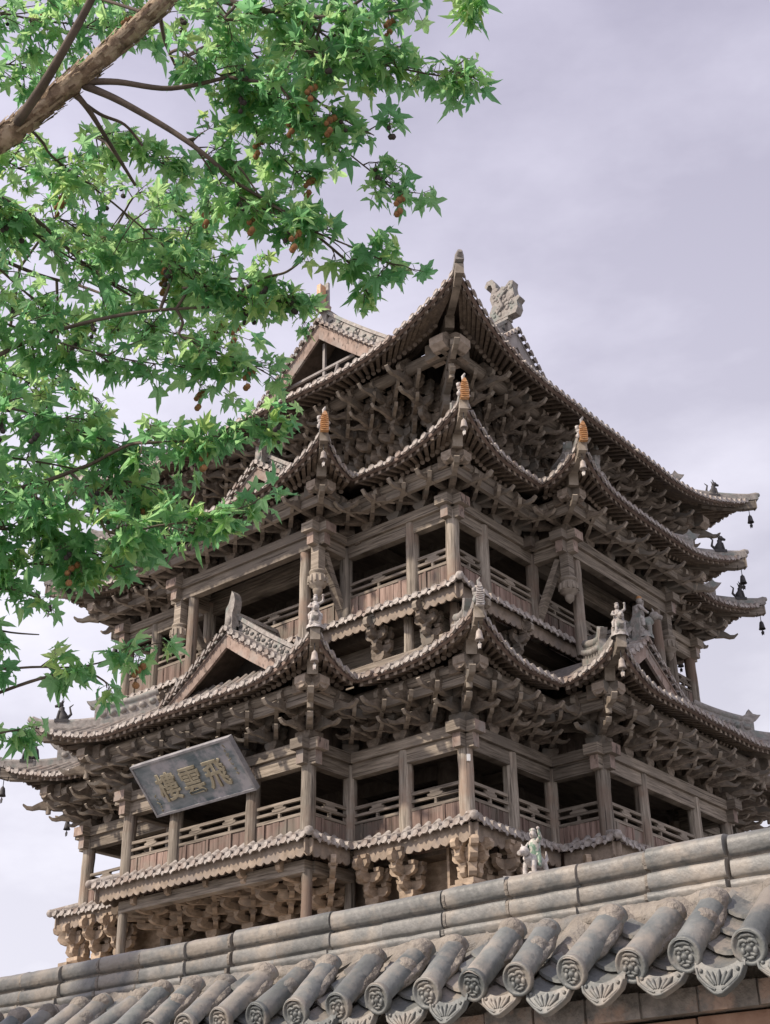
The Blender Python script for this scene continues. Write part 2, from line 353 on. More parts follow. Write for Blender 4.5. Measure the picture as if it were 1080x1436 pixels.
def build_skirt(R, a, c, p, ks, name='eave_roof', pitch=.225, rp=.2):
    path = side_path(a, c, p)
    edges = [Edge(path[i][0], path[i][1], path[i+1][0], path[i+1][1], R) for i in range(len(path)-1)]
    dk, tl, rf, fa = MB(), MB(), MB(), MB()
    tips = []
    for E in edges:
        ns = max(8, int(E.L/.22)+8); nf = 6
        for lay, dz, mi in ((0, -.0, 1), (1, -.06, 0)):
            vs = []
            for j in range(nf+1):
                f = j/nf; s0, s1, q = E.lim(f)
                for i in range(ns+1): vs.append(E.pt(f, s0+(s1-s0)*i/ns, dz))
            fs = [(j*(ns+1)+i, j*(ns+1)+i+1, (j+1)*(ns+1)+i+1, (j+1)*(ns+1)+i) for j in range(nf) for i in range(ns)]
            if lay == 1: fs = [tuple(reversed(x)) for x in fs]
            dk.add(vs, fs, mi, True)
        s0, s1, q = E.lim(1)
        # fascia strips along the eave
        prev = None; nn = ns*2
        for i in range(nn+1):
            x = s0+(s1-s0)*i/nn; P = E.pt(1, x)
            if prev is not None:
                fa.bar(prev-E.o*.02+V(0, 0, -.035), P-E.o*.02+V(0, 0, -.035), .06, .065, mi=0)
                fa.bar(prev-E.o*.09+V(0, 0, -.095), P-E.o*.09+V(0, 0, -.095), .03, .05, mi=1)
            prev = P
        # tiles
        n = max(3, round((s1-s0)/pitch)); pt = (s1-s0)/n
        for i in range(n):
            x = s0+(i+.5)*pt; pts = []
            for j in range(9):
                f = 1-j/8; a0, a1, _ = E.lim(f)
                if x < a0+.02 or x > a1-.02: break
                pts.append(E.pt(f, x, random.uniform(-.006, .006)))
            if len(pts) == 1: pts.append(pts[0]-E.o*.12+V(0, 0, .05))
            d0 = E.pt(1, x+.02)-E.pt(1, x-.02); d0.normalize()
            oo = V(d0.y, -d0.x, 0).normalized()
            pts[0] = pts[0]+oo*.07-V(0, 0, .02)
            tile_row(tl, pts, d0, .062, 0, 1, oo)
            if i < n-1 and random.random() > .05:
                x2 = s0+(i+1)*pt; d0 = (E.pt(1, x2+.02)-E.pt(1, x2-.02)).normalized()
                drip(tl, E.pt(1, x2)+oo*.05, d0, oo, pt*.82, .105, 1)
        # rafters, fanned towards the convex corners
        n = max(4, round((s1-s0)/rp)); pt = (s1-s0)/n; DF = R.get('DF', 1.1)
        for i in range(n):
            x = s0+(i+.5)*pt; xi = x
            if E.k0 and x-s0 < DF+R['t']: xi = min(E.L*.5, max(.06, DF*((x-s0)/(DF+R['t']))))
            elif E.k1 and s1-x < DF+R['t']: xi = max(E.L*.5, E.L-max(.06, DF*((s1-x)/(DF+R['t']))))
            if not E.k0 and xi < .05: continue
            if not E.k1 and xi > E.L-.05: continue
            qi = R.get('qr', 0.0); fi = E.fq(qi)
            def at(u):   # u: 0 wall, 1 eave
                f = fi+(1-fi)*u
                return E.pt(f, xi+(x-xi)*u)
            jz = random.uniform(-.012, .012)
            rf.bar(at(.985)-E.o*.03+V(0, 0, -.105+jz), at(.40)+V(0, 0, -.19), .075, .075, mi=0)
            rf.add(*cap(at(.985)-E.o*.03+V(0, 0, -.105+jz), E.o, E.e, .0375), 1)
            rf.tube([at(.50)+V(0, 0, -.235+jz), at(.0)+V(0, 0, -.20)], .052, n=7, mi=0, capmi=1)
    mats = [M['deck'], M['tile']]
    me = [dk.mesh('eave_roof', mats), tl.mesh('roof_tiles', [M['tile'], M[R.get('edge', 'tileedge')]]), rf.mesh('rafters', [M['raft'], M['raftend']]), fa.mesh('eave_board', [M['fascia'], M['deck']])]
    roofs = []
    for k in ks:
        r = obj(name, me[0], T, rz=k*PI/2)
        obj('roof_tiles', me[1], r); obj('rafters', me[2], r); obj('eave_board', me[3], r)
        roofs.append(r)
    return roofs
def cap(c, o, e, r):
    u = V(0, 0, 1); c = c+o*.004
    return [c-e*r-u*r, c+e*r-u*r, c+e*r+u*r, c-e*r+u*r], [(0, 1, 2, 3)]

def hip_meshes(R, back=.45, kind='plain'):
    dg = V(1, -1, 0).normalized()
    hb = MB(); t = R['t']
    q0 = R.get('qr', 0)-.25
    hb.bar(hip_pt(R, q0, -.36), hip_pt(R, t*.60, -.36), .19, .27, mi=0, endmi=1)
    pr = None
    for i in range(8):
        q = t*(.30+.76*i/7); P = hip_pt(R, q, -.17)
        if i == 7: P += V(0, 0, .05)
        if pr is not None: hb.bar(pr, P, .15, .2, mi=0, endmi=1)
        pr = P
    hb.bar(pr+dg*.002, pr+dg*.03, .17, .23, mi=1)
    hr = MB()
    # low front ridge and taller back ridge
    n = 10; pr = None
    for i in range(n+1):
        q = t*(.40+.69*i/n); P = hip_pt(R, q)+V(0, 0, .02)
        if i == n: P += V(0, 0, .04)
        if pr is not None:
            hr.bar(pr+V(0, 0, .04), P+V(0, 0, .04), .17, .14, mi=0)
            hr.tube([pr+V(0, 0, .12), P+V(0, 0, .12)], .072, n=8, mi=0)
        pr = P
    hr.tube([pr+V(0, 0, .10)+dg*-.02, pr+V(0, 0, .13)+dg*.07], [.085, .05], 8, 0)
    pr = None; qb = -.25
    for i in range(7):
        q = qb+(t*.42-qb)*i/6; P = hip_pt(R, q)
        if pr is not None:
            hr.bar(pr+V(0, 0, .02), P+V(0, 0, .02), .2, .14, mi=0)
            hr.bar(pr+V(0, 0, .22), P+V(0, 0, .22), .11, .3, mi=2)
            hr.tube([pr+V(0, 0, .40), P+V(0, 0, .40)], .085, n=8, mi=0)
            m = (pr+P)/2+V(0, 0, .22)
            for s_ in (-1, 1):
                hr.ball(m+V(1, 1, 0).normalized()*.055*s_, .09, 6, 0, (1, 1, .8))
        pr = P
    # beaked ridge end
    b = hip_pt(R, t*.42)+V(0, 0, .42)
    hr.prism([(-.18, -.35), (.06, -.38), (.07, -.05), (.16, .0), (.25, .10), (.17, .10), (.08, .12), (.0, .22), (-.06, .12), (-.18, .05)], b, dg, (0, 0, 1), .13, 0)
    return hb.mesh('hip_beam', [M['beam'], M['brkpale']]), hr.mesh('hip_ridge', [M['ridge'], M['ridge'], M['green'] if kind == 'green' else M['ridge']])

def seated_beast():
    m = MB()
    m.tube([(0, 0, 0), (0, .02, .10), (0, -.03, .22), (0, -.02, .30)], [.09, .10, .065, .05], 8)
    m.ball((0, -.06, .34), .068, 8); m.tube([(0, -.1, .33), (0, -.17, .31)], [.04, .025], 6)
    for s in (-1, 1):
        m.tube([(s*.05, -.06, .2), (s*.05, -.1, .0)], [.03, .025], 6); m.tube([(s*.04, -.03, .39), (s*.05, 0, .46)], [.02, .006], 5)
    m.tube([(0, .08, .05), (0, .17, .15), (0, .13, .30), (0, .2, .36)], [.035, .03, .02, .008], 6)
    m.box((-.1, -.14, -.05), (.1, .14, .02))
    return m
def rider_figure(body, robe, hat):
    # a glazed rider on a beast, facing -Y
    m = MB()
    m.tube([(0, .22, .22), (0, .08, .26), (0, -.12, .25), (0, -.22, .32)], [.10, .14, .13, .09], 9, 0)     # mount body
    m.ball((0, -.28, .40), .10, 8, 0, (.9, 1.1, 1)); m.tube([(0, -.34, .38), (0, -.44, .34)], [.06, .045], 7, 0)
    for sx in (-1, 1):
        m.tube([(sx*.09, -.14, .22), (sx*.11, -.17, .1), (sx*.11, -.15, -.06)], [.06, .045, .05], 7, 0)
        m.tube([(sx*.09, .14, .22), (sx*.12, .17, .1), (sx*.11, .14, -.06)], [.07, .05, .05], 7, 0)
        m.tube([(sx*.05, -.27, .48), (sx*.08, -.25, .55)], [.025, .008], 5, 0)
        m.tube([(sx*.07, .02, .38), (sx*.15, -.04, .28), (sx*.15, -.05, .14)], [.06, .05, .035], 7, 1)      # rider legs
    m.tube([(0, .24, .26), (0, .36, .36), (0, .34, .5)], [.04, .035, .012], 6, 0)
    m.tube([(0, .02, .34), (0, .03, .48), (0, .01, .62), (0, 0, .68)], [.11, .10, .115, .045], 9, 1)        # torso
    m.ball((0, -.01, .76), .075, 9, 0, (.9, 1, 1.15)); m.ball((0, -.01, .83), .065, 8, 2, (1, 1, .8))
    m.tube([(0, -.07, .765), (0, -.095, .745)], [.018, .014], 5, 0)
    m.tube([(.1, 0, .62), (.2, -.04, .68), (.19, -.08, .80)], [.045, .036, .026], 7, 1); m.ball((.19, -.08, .83), .035, 6, 0)
    m.tube([(-.1, 0, .61), (-.17, -.06, .5), (-.08, -.15, .46)], [.045, .036, .026], 7, 1); m.ball((-.07, -.16, .46), .032, 6, 0)
    m.lathe([(.24, -.12), (.22, -.02), (.14, .06), (.0, .08)], (0, 0, 0), 10, 0)
    return m, [body, robe, hat]
def glazed_end():
    # upright rounded slab with chevron ribs, faces -Y
    m = MB()
    prof = [(-.09, -.05), (.095, -.05), (.10, .16), (.08, .33), (.035, .45), (-.015, .47), (-.06, .37), (-.095, .18)]
    m.prism(prof, (0, 0, 0), (1, 0, 0), (0, 0, 1), .10, 0)
    for i in range(8):
        z = -.01+i*.05; ww = .085 if z < .25 else .06
        m.tube([(-ww, -.052, z+.02), (0, -.066, z), (ww, -.052, z+.02)], .014, 5, 0)
    g_ = random.Random(4)
    for i in range(15): m.ball((g_.uniform(-.13, -.06), g_.uniform(-.02, .08), g_.uniform(0, .34)), g_.uniform(.025, .055), 6, 1, (1, 1, 1.3))
    for i in range(7): m.ball((g_.uniform(.06, .11), g_.uniform(-.01, .08), g_.uniform(0, .3)), g_.uniform(.02, .04), 6, 1)
    m.tube([(0, .0, .40), (-.02, -.02, .5), (.02, -.06, .56)], [.05, .04, .015], 6, 1)
    return m, [M['orange'], M['white']]

def bell_thing(P, label, pale=False):
    t = thing('wind_bell', label, 'bell', P, 0, 'wind bells under the eave corners')
    bm = M['bellpale'] if pale else M['iron']
    c = MB()
    for i in range(5): c.tube([(0, 0, -.03*i*1.8), (0, 0, -.03*i*1.8-.05)], .011, 5)
    c.tube([(0, 0, 0), (0, 0, -.27)], .007, 5)
    obj('chain', (c, [M['iron']]), t)
    b = MB(); b.lathe([(.0, -.25), (.03, -.255), (.055, -.28), (.07, -.36), (.082, -.44), (.10, -.49), (.088, -.49), (.068, -.43), (.0, -.30)], (0, 0, 0), 12)
    b.ball((0, 0, -.245), .025, 6)
    obj('bell', (b, [bm]), t)
    k = MB(); k.tube([(0, 0, -.32), (0, 0, -.53)], .008, 5); k.prism([(-.05, 0), (0, .06), (.05, 0), (.03, -.1), (0, -.07), (-.03, -.1)], (0, 0, -.58), (1, 0, 0), (0, 0, 1), .012)
    obj('clapper', (k, [M['white'] if pale else M['iron']]), t)
    t.scale = (.78, .78, .78) if pale else (.85, .85, .85)
    return t

# --- roofs -----------------------------------------------------------------
R1 = dict(ov=1.10, t=1.38, z=10.34, lift=.40, H=1.0, qin=-.45, D=2.0, D2=1.5, ex=2.0, DF=.9)
R2 = dict(ov=1.08, t=1.34, z=14.76, lift=.38, H=1.05, qin=-.80, D=2.1, D2=1.3, ex=2.0, DF=.8)
R3 = dict(ov=1.90, t=2.21, z=17.34, lift=.74, H=2.2, qin=-1.15, D=3.8, D2=3.8, ex=2.2, DF=2.0, qr=.55, edge='tileedge')
R0 = dict(ov=1.90, t=2.3, z=4.75, lift=.55, H=1.5, qin=-1.3, D=3.0, D2=3.0, ex=2.0, DF=1.5)
A0 = 6.4
roof1 = build_skirt(R1, A_, C_, P_, range(4))
roof2 = build_skirt(R2, AB, CB, PB, range(4))
roof3 = build_skirt(R3, AC, 0, 0, range(4))
roof0 = build_skirt(R0, A0, 0, 0, (0, 1), pitch=.3, rp=.4)
sb = seated_beast()
sbm = sb.mesh('ridge_beast', [M['iron']])
ge = glazed_end(); gem = ge[0].mesh('glazed_ridge_end', ge[1])
rfW = rider_figure(M['white'], M['white'], M['ridge']); rfWm = rfW[0].mesh('ridge_figure', rfW[1])
rfG = rider_figure(M['white'], M['green'], M['green']); rfGm = rfG[0].mesh('ridge_figure', rfG[1])
rfO = rider_figure(M['ridge'], M['white'], M['orange']); rfOm = rfO[0].mesh('ridge_figure', rfO[1])
def corners(R, a, c, p):
    L = [((a, -a), 0.0)]
    if p > 0: L += [((c, -a-p), 0.0), ((-c, -a-p), -PI/2)]
    return L
BELLS = []
def hips(roofs, ks, R, a, c, p, kind, end):
    hb, hr = hip_meshes(R, kind=kind)
    for r, k in zip(roofs, ks):
        for (x, y), rz in corners(R, a, c, p):
            obj('hip_beam', hb, r, (x, y, 0), rz); obj('hip_ridge', hr, r, (x, y, 0), rz)
            q = R['t']; P = hip_pt(R, q)
            Pl = Matrix.Rotation(rz, 3, 'Z') @ P+V(x, y, 0)
            d = Matrix.Rotation(rz, 3, 'Z') @ V(1, -1, 0).normalized()
            yaw = math.atan2(d.y, d.x)+PI/2        # figures face -Y locally
            end(r, k, (x, y), Pl, d, yaw, R)
            if k in (0, 1) or (a, k) == (a, 3) or (x < 0 and k == 2):
                BELLS.append((rot4(Pl+d*.02+V(0, 0, -.20), k), R['z']))
def end1(r, k, xy, P, d, yaw, R):
    m = None
    nearM = (k == 0 and xy[0] > 4.5)
    if nearM: m = gem_w
    elif k == 0 and xy[0] > 0: m = rfWm
    elif k == 1 and xy[0] < 0: m = rfWm
    if m is not None:
        obj('ridge_figure', m, r, P+d*(.06 if m is not gem_w else .24)+V(0, 0, .06 if m is not gem_w else -.02), yaw).scale = (.66, .66, .66) if m is not gem_w else (.72, .85, .80)
    else:
        b = hip_pt(R, R['t']*.78); q = Matrix.Rotation(yaw-PI/4, 3, 'Z')
        obj('ridge_beast', sbm, r, P-d*.42+V(0, 0, .17), yaw)
def end2(r, k, xy, P, d, yaw, R):
    if (k == 0 and xy[0] > 0) or (k == 1 and xy[0] < 0):
        obj('glazed_ridge_end', gem, r, P+d*.24+V(0, 0, -.04), yaw).scale = (.85, .85, .85)
    else:
        obj('ridge_beast', sbm, r, P-d*.42+V(0, 0, .17), yaw)
def end3(r, k, xy, P, d, yaw, R):
    if not (k == 0): obj('ridge_beast', sbm, r, P-d*.85+V(0, 0, .12), yaw)
def end0(r, k, xy, P, d, yaw, R):
    if k == 0: 
        o = obj('ridge_figure', rfGm, r, P+d*.02+V(0, 0, .28), yaw-.9); o.scale = (.68, .68, .68)
gw = glazed_end(); gem_w = gw[0].mesh('glazed_ridge_end', [M['white'], M['ridge']])
hips(roof1, range(4), R1, A_, C_, P_, 'plain', end1)
hips(roof2, range(4), R2, AB, CB, PB, 'plain', end2)
hips(roof3, range(4), R3, AC, 0, 0, 'plain', end3)
hips(roof0, (0, 1), R0, A0, 0, 0, 'plain', end0)

# --- columns, beams, railings, bands for each gallery ---------------------
def col_mesh(h, r, n=12, strips=False):
    m = MB(); pts = []; rs = []
    for i in range(9):
        t = i/8; pts.append((random.uniform(-.006, .006), random.uniform(-.006, .006), h*t)); rs.append(r*(1.02-.06*t)*random.uniform(.98, 1.02))
    m.tube(pts, rs, n, 0, smooth=True)
    return m.mesh('column', [M['col']])
def place_cols(name, spots, z0, z1, r):
    mes = [col_mesh(z1-z0, r) for _ in range(3)]
    for i, (x, y) in enumerate(spots):
        obj(name, mes[i % 3], T, (x, y, z0), random.uniform(0, 6))
ZA0, ZA1 = 7.62, 8.97        # gallery A: floor and underside of the lower beam
spA = []; spB = []; spM = []
for k in range(4):
    for x, y in [(A_, -A_), (3.69, -A_), (-3.69, -A_), (C_, -A_), (-C_, -A_), (C_, -A_-P_), (-C_, -A_-P_), (1.02, -A_-P_), (-1.02, -A_-P_)]:
        p = rot4((x, y, 0), k); spA.append((p.x, p.y))
    for x, y in [(AB, -AB), (3.70, -AB), (-3.70, -AB), (CB, -AB), (-CB, -AB)]:
        p = rot4((x, y, 0), k); spB.append((p.x, p.y))
place_cols('column', spA, ZA0-.05, 9.22, .135)
DB = 4.70
place_cols('column', spB, ZA0+DB-.3, 9.22+DB, .135)

def gallery(a, c, p, zb, k, railp):
    # zb: top of the upper beam; beams along every edge, crossing ends at convex corners
    path = side_path(a, c, p)
    out = []
    for i in range(len(path)-1):
        (v0, k0), (v1, k1) = path[i], path[i+1]
        v0 = V(*v0, 0); v1 = V(*v1, 0); e = (v1-v0).normalized()
        j = .003*(i % 2)
        m = MB()
        x0, x1 = (.34 if k0 else -.15), (.34 if k1 else -.15)
        m.bar(v0-e*x0+V(0, 0, zb-.10+j), v1+e*x1+V(0, 0, zb-.10+j), .30, .19, mi=0, endmi=1)
        x0, x1 = (.24 if k0 else -.13), (.24 if k1 else -.13)
        m.bar(v0-e*x0+V(0, 0, zb-.325+j), v1+e*x1+V(0, 0, zb-.325+j), .17, .25, mi=0, endmi=1)
        m.bar(v0-e*x0+V(0, 0, zb-.325+j), v0-e*(x0+.004)+V(0, 0, zb-.325+j), .17, .25, mi=1)
        me = m.mesh('beam', [M['beam'], M['pinkwood']])
        obj('beam', me, T, rz=k*PI/2)
def railing(v0, v1, zt, k, kinds=2, boards=True, deep=.75):
    # zt = top of the top rail
    v0 = V(*v0, 0); v1 = V(*v1, 0); L = (v1-v0).length; e = (v1-v0)/L; o = V(e.y, -e.x, 0)
    m = MB()
    v0 = v0+e*.13; v1 = v1-e*.13; L -= .26
    for dz, hh in ((-.03, .055), (-.17, .05), (-.31, .055)):
        m.bar(v0+V(0, 0, zt+dz), v1+V(0, 0, zt+dz), .06, hh)
    n = max(1, round(L/1.1))
    for i in range(n):
        P = v0+e*(L*(i+.5)/n)
        m.bar(P+V(0, 0, zt-.145), P+V(0, 0, zt-.34), .05, .05, up=(1, 0, 0))
        # carved cushion between the two upper rails
        pr = [(-.16, .0), (-.17, .035), (-.10, .05), (-.12, .085), (0, .10), (.12, .085), (.10, .05), (.17, .035), (.16, 0), (.06, -.02), (-.06, -.02)]
        m.prism(pr, P+V(0, 0, zt-.145), e, (0, 0, 1), .075)
    r = obj('railing', (m, [M['beam']]), T, rz=k*PI/2)
    b = MB(); n = max(2, round(L/.19)); x = 0
    for i in range(n):
        wd = L/n; y = random.uniform(-.008, .008)
        P = v0+e*(wd*(i+.5))+o*y
        b.bar(P+V(0, 0, zt-.34), P+V(0, 0, zt-.34-deep), .03, wd*.97, up=e)
    for i in range(1, n, 3):
        P = v0+e*(wd*i)+o*.025; b.bar(P+V(0, 0, zt-.34), P+V(0, 0, zt-.34-deep), .035, .05, up=e)
    obj('board_panel', (b, [M['board']]), r)
ZBA = 9.42; ZBB = ZBA+DB
for k in range(4):
    gallery(A_, C_, P_, ZBA, k, None)
    gallery(AB, CB, PB, ZBB, k, None)
    pa = [(-A_, -A_), (-3.69, -A_), (-C_, -A_), (-C_, -A_-P_), (-1.02, -A_-P_), (1.02, -A_-P_), (C_, -A_-P_), (C_, -A_), (3.69, -A_), (A_, -A_)]
    for i in range(len(pa)-1): railing(pa[i], pa[i+1], 8.45, k)
    pb = [(-AB, -AB), (-3.70, -AB), (-CB, -AB), (CB, -AB), (3.70, -AB), (AB, -AB)]
    for i in range(len(pb)-1): railing(pb[i], pb[i+1], 8.45+DB-.02, k)

# --- narrow tiled bands round the gallery floors ---------------------------
def build_band(a, c, p, z, ks):
    R = dict(ov=.40, t=.44, z=z, lift=.03, H=.20, qin=.08, D=.6, D2=.6, ex=2, DF=.3)
    path = side_path(a, c, p)
    edges = [Edge(path[i][0], path[i][1], path[i+1][0], path[i+1][1], R) for i in range(len(path)-1)]
    dk, tl, sc = MB(), MB(), MB()
    for E in edges:
        s0, s1, q = E.lim(1); a0, a1, _ = E.lim(0)
        for dz, mi in ((0, 0), (-.05, 0)):
            dk.add([E.pt(1, s0, dz), E.pt(1, s1, dz), E.pt(0, a1, dz), E.pt(0, a0, dz)], [(0, 1, 2, 3)], 0)
        n = max(3, round((s1-s0)/.225)); pt = (s1-s0)/n
        for i in range(n):
            x = s0+(i+.5)*pt
            if (E.k0 and x-s0 < .1) or (E.k1 and s1-x < .1): continue
            pts = [E.pt(1, x)+E.o*.06, E.pt(.5, x), E.pt(0, x)]
            if x < a0 or x > a1: pts = pts[:2]
            tile_row(tl, pts, E.e, .066, 0, 0, E.o)
            if i < n-1: drip(tl, E.pt(1, x+pt/2)+E.o*.045, E.e, E.o, pt*.70, .11, 0)
        # scalloped fringe board below
        L = s1-s0; n = max(4, round(L/.19)); w_ = L/n; prof = [(0, .04), (0, -.19)]
        for i in range(n):
            for u, h in ((.12, -.215), (.3, -.24), (.5, -.248), (.7, -.24), (.88, -.215)): prof.append(((i+u)*w_, h+random.uniform(-.008, .008)))
            prof.append(((i+1)*w_, -.195))
        prof.append((L, .04))
        sc.prism(prof, E.v0+E.e*(s0+.02)-E.e*.02+E.o*(.40-.06)+V(0, 0, z-.05), E.e, (0, 0, 1), .03, 0)
    for i in range(1, len(path)):
        (x, y), kk = path[i]
        if not kk: continue
        sx = 1 if x > 0 else -1; q = .44
        tl.tube([V(x+sx*.02, y-.02, z+.25), V(x+sx*(q+.02), y-q-.02, z+.08)], .075, 8, 0)
        tl.ball((x+sx*(q+.04), y-q-.04, z+.07), .085, 8, 0)
    me = [dk.mesh('tile_band', [M['deck']]), tl.mesh('roof_tiles', [M['tileedge']]), sc.mesh('fringe_board', [M['fringe']])]
    for k in ks:
        r = obj('tile_band', me[0], T, rz=k*PI/2); obj('roof_tiles', me[1], r); obj('fringe_board', me[2], r)
M['fringe'] = mat('scalloped_fringe_wood', (.20, .16, .125), (.37, .30, .24), (7, 7, 7), c3=(.24, .205, .18), s3=2, bump=.4)
build_band(A_, C_, P_, 7.58, range(4))
build_band(AB, 0, 0, 12.12, range(4))

# --- floors, ceilings, inner frame -----------------------------------------
def slab(name, a, c, p, z0, z1, m):
    b = MB(); b.box((-a, -a, z0), (a, a, z1))
    if p > 0:
        for k in range(4):
            q = MB(); q.box((-c, -a-p, z0), (c, -a-.002, z1))
            b.add([rot4(v, k) for v in q.v], q.f)
    return obj(name, (b, [m]), T)
slab('floor', A_-.05, C_-.05, P_, 7.30, 7.50, M['ceil'])
slab('floor', AB-.05, 0, 0, 11.85, 12.05, M['ceil'])
slab('ceiling', A_-.2, C_-.2, P_, 9.45, 9.50, M['ceil'])
slab('ceiling', AB-.2, CB-.2, PB, 9.45+DB, 9.50+DB, M['ceil'])
slab('ceiling', AC-.1, 0, 0, 17.6, 17.68, M['ceil']); slab('ceiling', AC-.25, 0, 0, 18.44, 18.48, M['dark'])  # upper dark slab added inside the roof to block light leaking from gables
def core(z0, z1, a):
    b = MB()
    for k in range(4):
        q = MB()
        for i in range(14):
            x0 = -a+2*a*i/14; q.box((x0+.008, -a, z0), (x0+2*a/14-.008, -a+.05+.01*(i % 2), z1))
        b.add([rot4(v, k) for v in q.v], q.f)
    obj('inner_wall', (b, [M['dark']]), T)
core(7.5, 9.45, 2.5); core(12.05, 14.15, 2.4)
sp = []
for k in range(4):
    for x in (-3.4, -1.2, 1.2):
        p = rot4((x, -3.4, 0), k); sp.append((p.x, p.y))
def inner_cols(z0, z1, s):
    me = col_mesh(z1-z0, .2)
    for x, y in sp:
        o = obj('inner_column', me, T, (x*s, y*s, z0)); o.data.materials[0] = M['ceil']
inner_cols(7.5, 9.45, 1.0); inner_cols(12.05, 14.15, .95)
for z, s in ((9.3, 3.4), (9.3+DB, 3.23)):
    for k in range(4):
        b = MB(); b.bar((-s, -s, z), (s, -s, z), .2, .28); b.bar((-C_, -s, z-.002), (-C_, -A_, z-.002), .14, .2); b.bar((C_, -s, z-.002), (C_, -A_+.2, z-.002), .14, .2)
        obj('inner_beam', (b, [M['ceil']]), T, rz=k*PI/2)
# upper body behind the top brackets and above the skirt roofs
for k in range(4):
    b = MB(); b.box((-AC-.1, -AC-.1, 15.35), (AC-.1, -AC+.1, 15.78)); b.bar((-AC-.35, -AC+.003, 15.87), (AC+.35, -AC+.003, 15.87), .34, .17)
    obj('beam', (b, [M['beam']]), T, rz=k*PI/2)
    b = MB()
    for i in range(26):
        x0 = -AC+.2+(2*AC-.4)*i/26; b.box((x0, -AC+.22, 15.4), (x0+(2*AC-.4)/26-.01, -AC+.27, 18.58))
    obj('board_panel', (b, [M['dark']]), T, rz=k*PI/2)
    # wall plane between roof one and band B, and below band A
    b = MB(); b.bar((-AB-.35, -AB+.004*k, 11.12), (AB+.35, -AB+.004*k, 11.12), .26, .22); b.bar((-AB, -AB+.4, 11.5), (AB, -AB+.4, 11.5), .05, .8)
    obj('beam', (b, [M['beam']]), T, rz=k*PI/2)
    b = MB(); b.bar((-A_-.42, -A_+.002*k, 6.48+.004*k), (A_+.42, -A_+.002*k, 6.48+.004*k), .28, .25); b.bar((-A_, -A_, 6.22), (A_, -A_, 6.22), .2, .2)
    b.bar((-A_, -A_+.45, 6.95), (A_, -A_+.45, 6.95), .05, .9)
    obj('beam', (b, [M['brklit']]), T, rz=k*PI/2); b = MB()
    b.box((-C_-.03, -A_-P_-.1, 7.10), (C_+.03, -A_-P_+.1, 7.31))
    b.box((C_-.1, -A_-P_+.1, 7.10), (C_+.097, -A_, 7.31)); b.box((-C_-.097, -A_-P_+.1, 7.10), (-C_+.1, -A_, 7.31))
    obj('beam', (b, [M['beam']]), T, rz=k*PI/2)
# eave purlins
def purlin(a, c, p, off, z, r, k):
    path = side_path(a, c, p); m = MB()
    for i in range(len(path)-1):
        (v0, k0), (v1, k1) = path[i], path[i+1]
        v0 = V(*v0, 0); v1 = V(*v1, 0); e = (v1-v0).normalized(); o = V(e.y, -e.x, 0)
        a0 = v0+o*off-e*((off+.28) if k0 else -off); a1 = v1+o*off+e*((off+.28) if k1 else -off)
        m.tube([a0+V(0, 0, z), a1+V(0, 0, z)], r, 10, 0, capmi=1)
        if p > 0: m.bar(a0+e*.25+V(0, 0, z-r-.09), a1-e*.25+V(0, 0, z-r-.09), .09, .17)
        if k1 and False: pass
    obj('eave_purlin', (m, [M['beam'], M['raftend']]), T, rz=k*PI/2)
for k in range(4):
    purlin(A_, C_, P_, .60, 10.16, .115, k)
    purlin(AB, CB, PB, .52, 14.56, .105, k)
    purlin(AC, 0, 0, 1.12, 17.27, .14, k)
# boards closing the gap between the brackets
def infill(a, c, p, z0, z1, k):
    path = side_path(a, c, p); m = MB()
    for i in range(len(path)-1):
        v0 = V(*path[i][0], 0); v1 = V(*path[i+1][0], 0); e = (v1-v0).normalized(); o = V(e.y, -e.x, 0); L = (v1-v0).length
        n = max(2, round(L/.34))
        for j in range(n):
            q = v0-o*(.10+random.uniform(0, .02))+e*(L*(j+.5)/n)
            m.bar(q+V(0, 0, z0), q+V(0, 0, z1), .03, L/n-.012, up=e)
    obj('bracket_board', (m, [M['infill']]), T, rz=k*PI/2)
M['infill'] = mat('dark_board_wood', (.045, .035, .028), (.12, .092, .072), (8, 8, 3), bump=.4)  # darker brown than the bracket wood in front
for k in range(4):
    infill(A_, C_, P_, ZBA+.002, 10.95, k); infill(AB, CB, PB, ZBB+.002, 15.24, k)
# crossing corner blocks under the hip beams
def corner_blocks(R, z, off, k, xy, rz, s=1.0):
    m = MB()
    for d, o in ((V(1, 0, 0), V(0, -1, 0)), (V(0, -1, 0), V(1, 0, 0))):
        prof = [(-.35, -.12), (.22, -.12), (.31, -.05), (.31, .08), (.22, .15), (-.35, .15)]
        m.prism([(x*s, y*s) for x, y in prof], o*off+d*off+V(0, 0, z), d, (0, 0, 1), .25*s, 0, 1)
    p = rot4((xy[0], xy[1], 0), k)
    obj('beam_end', (m, [M['brk'], M['raftend']]), T, p, rz+k*PI/2)
for k in range(4):
    for R, a, c, p, z, off, s in ((R1, A_, C_, P_, 10.18, .60, 1), (R2, AB, CB, PB, 14.58, .52, .95), (R3, AC, 0, 0, 17.31, 1.12, 1.35)):
        for xy, rz in corners(R, a, c, p): corner_blocks(R, z, off, k, xy, rz, s)

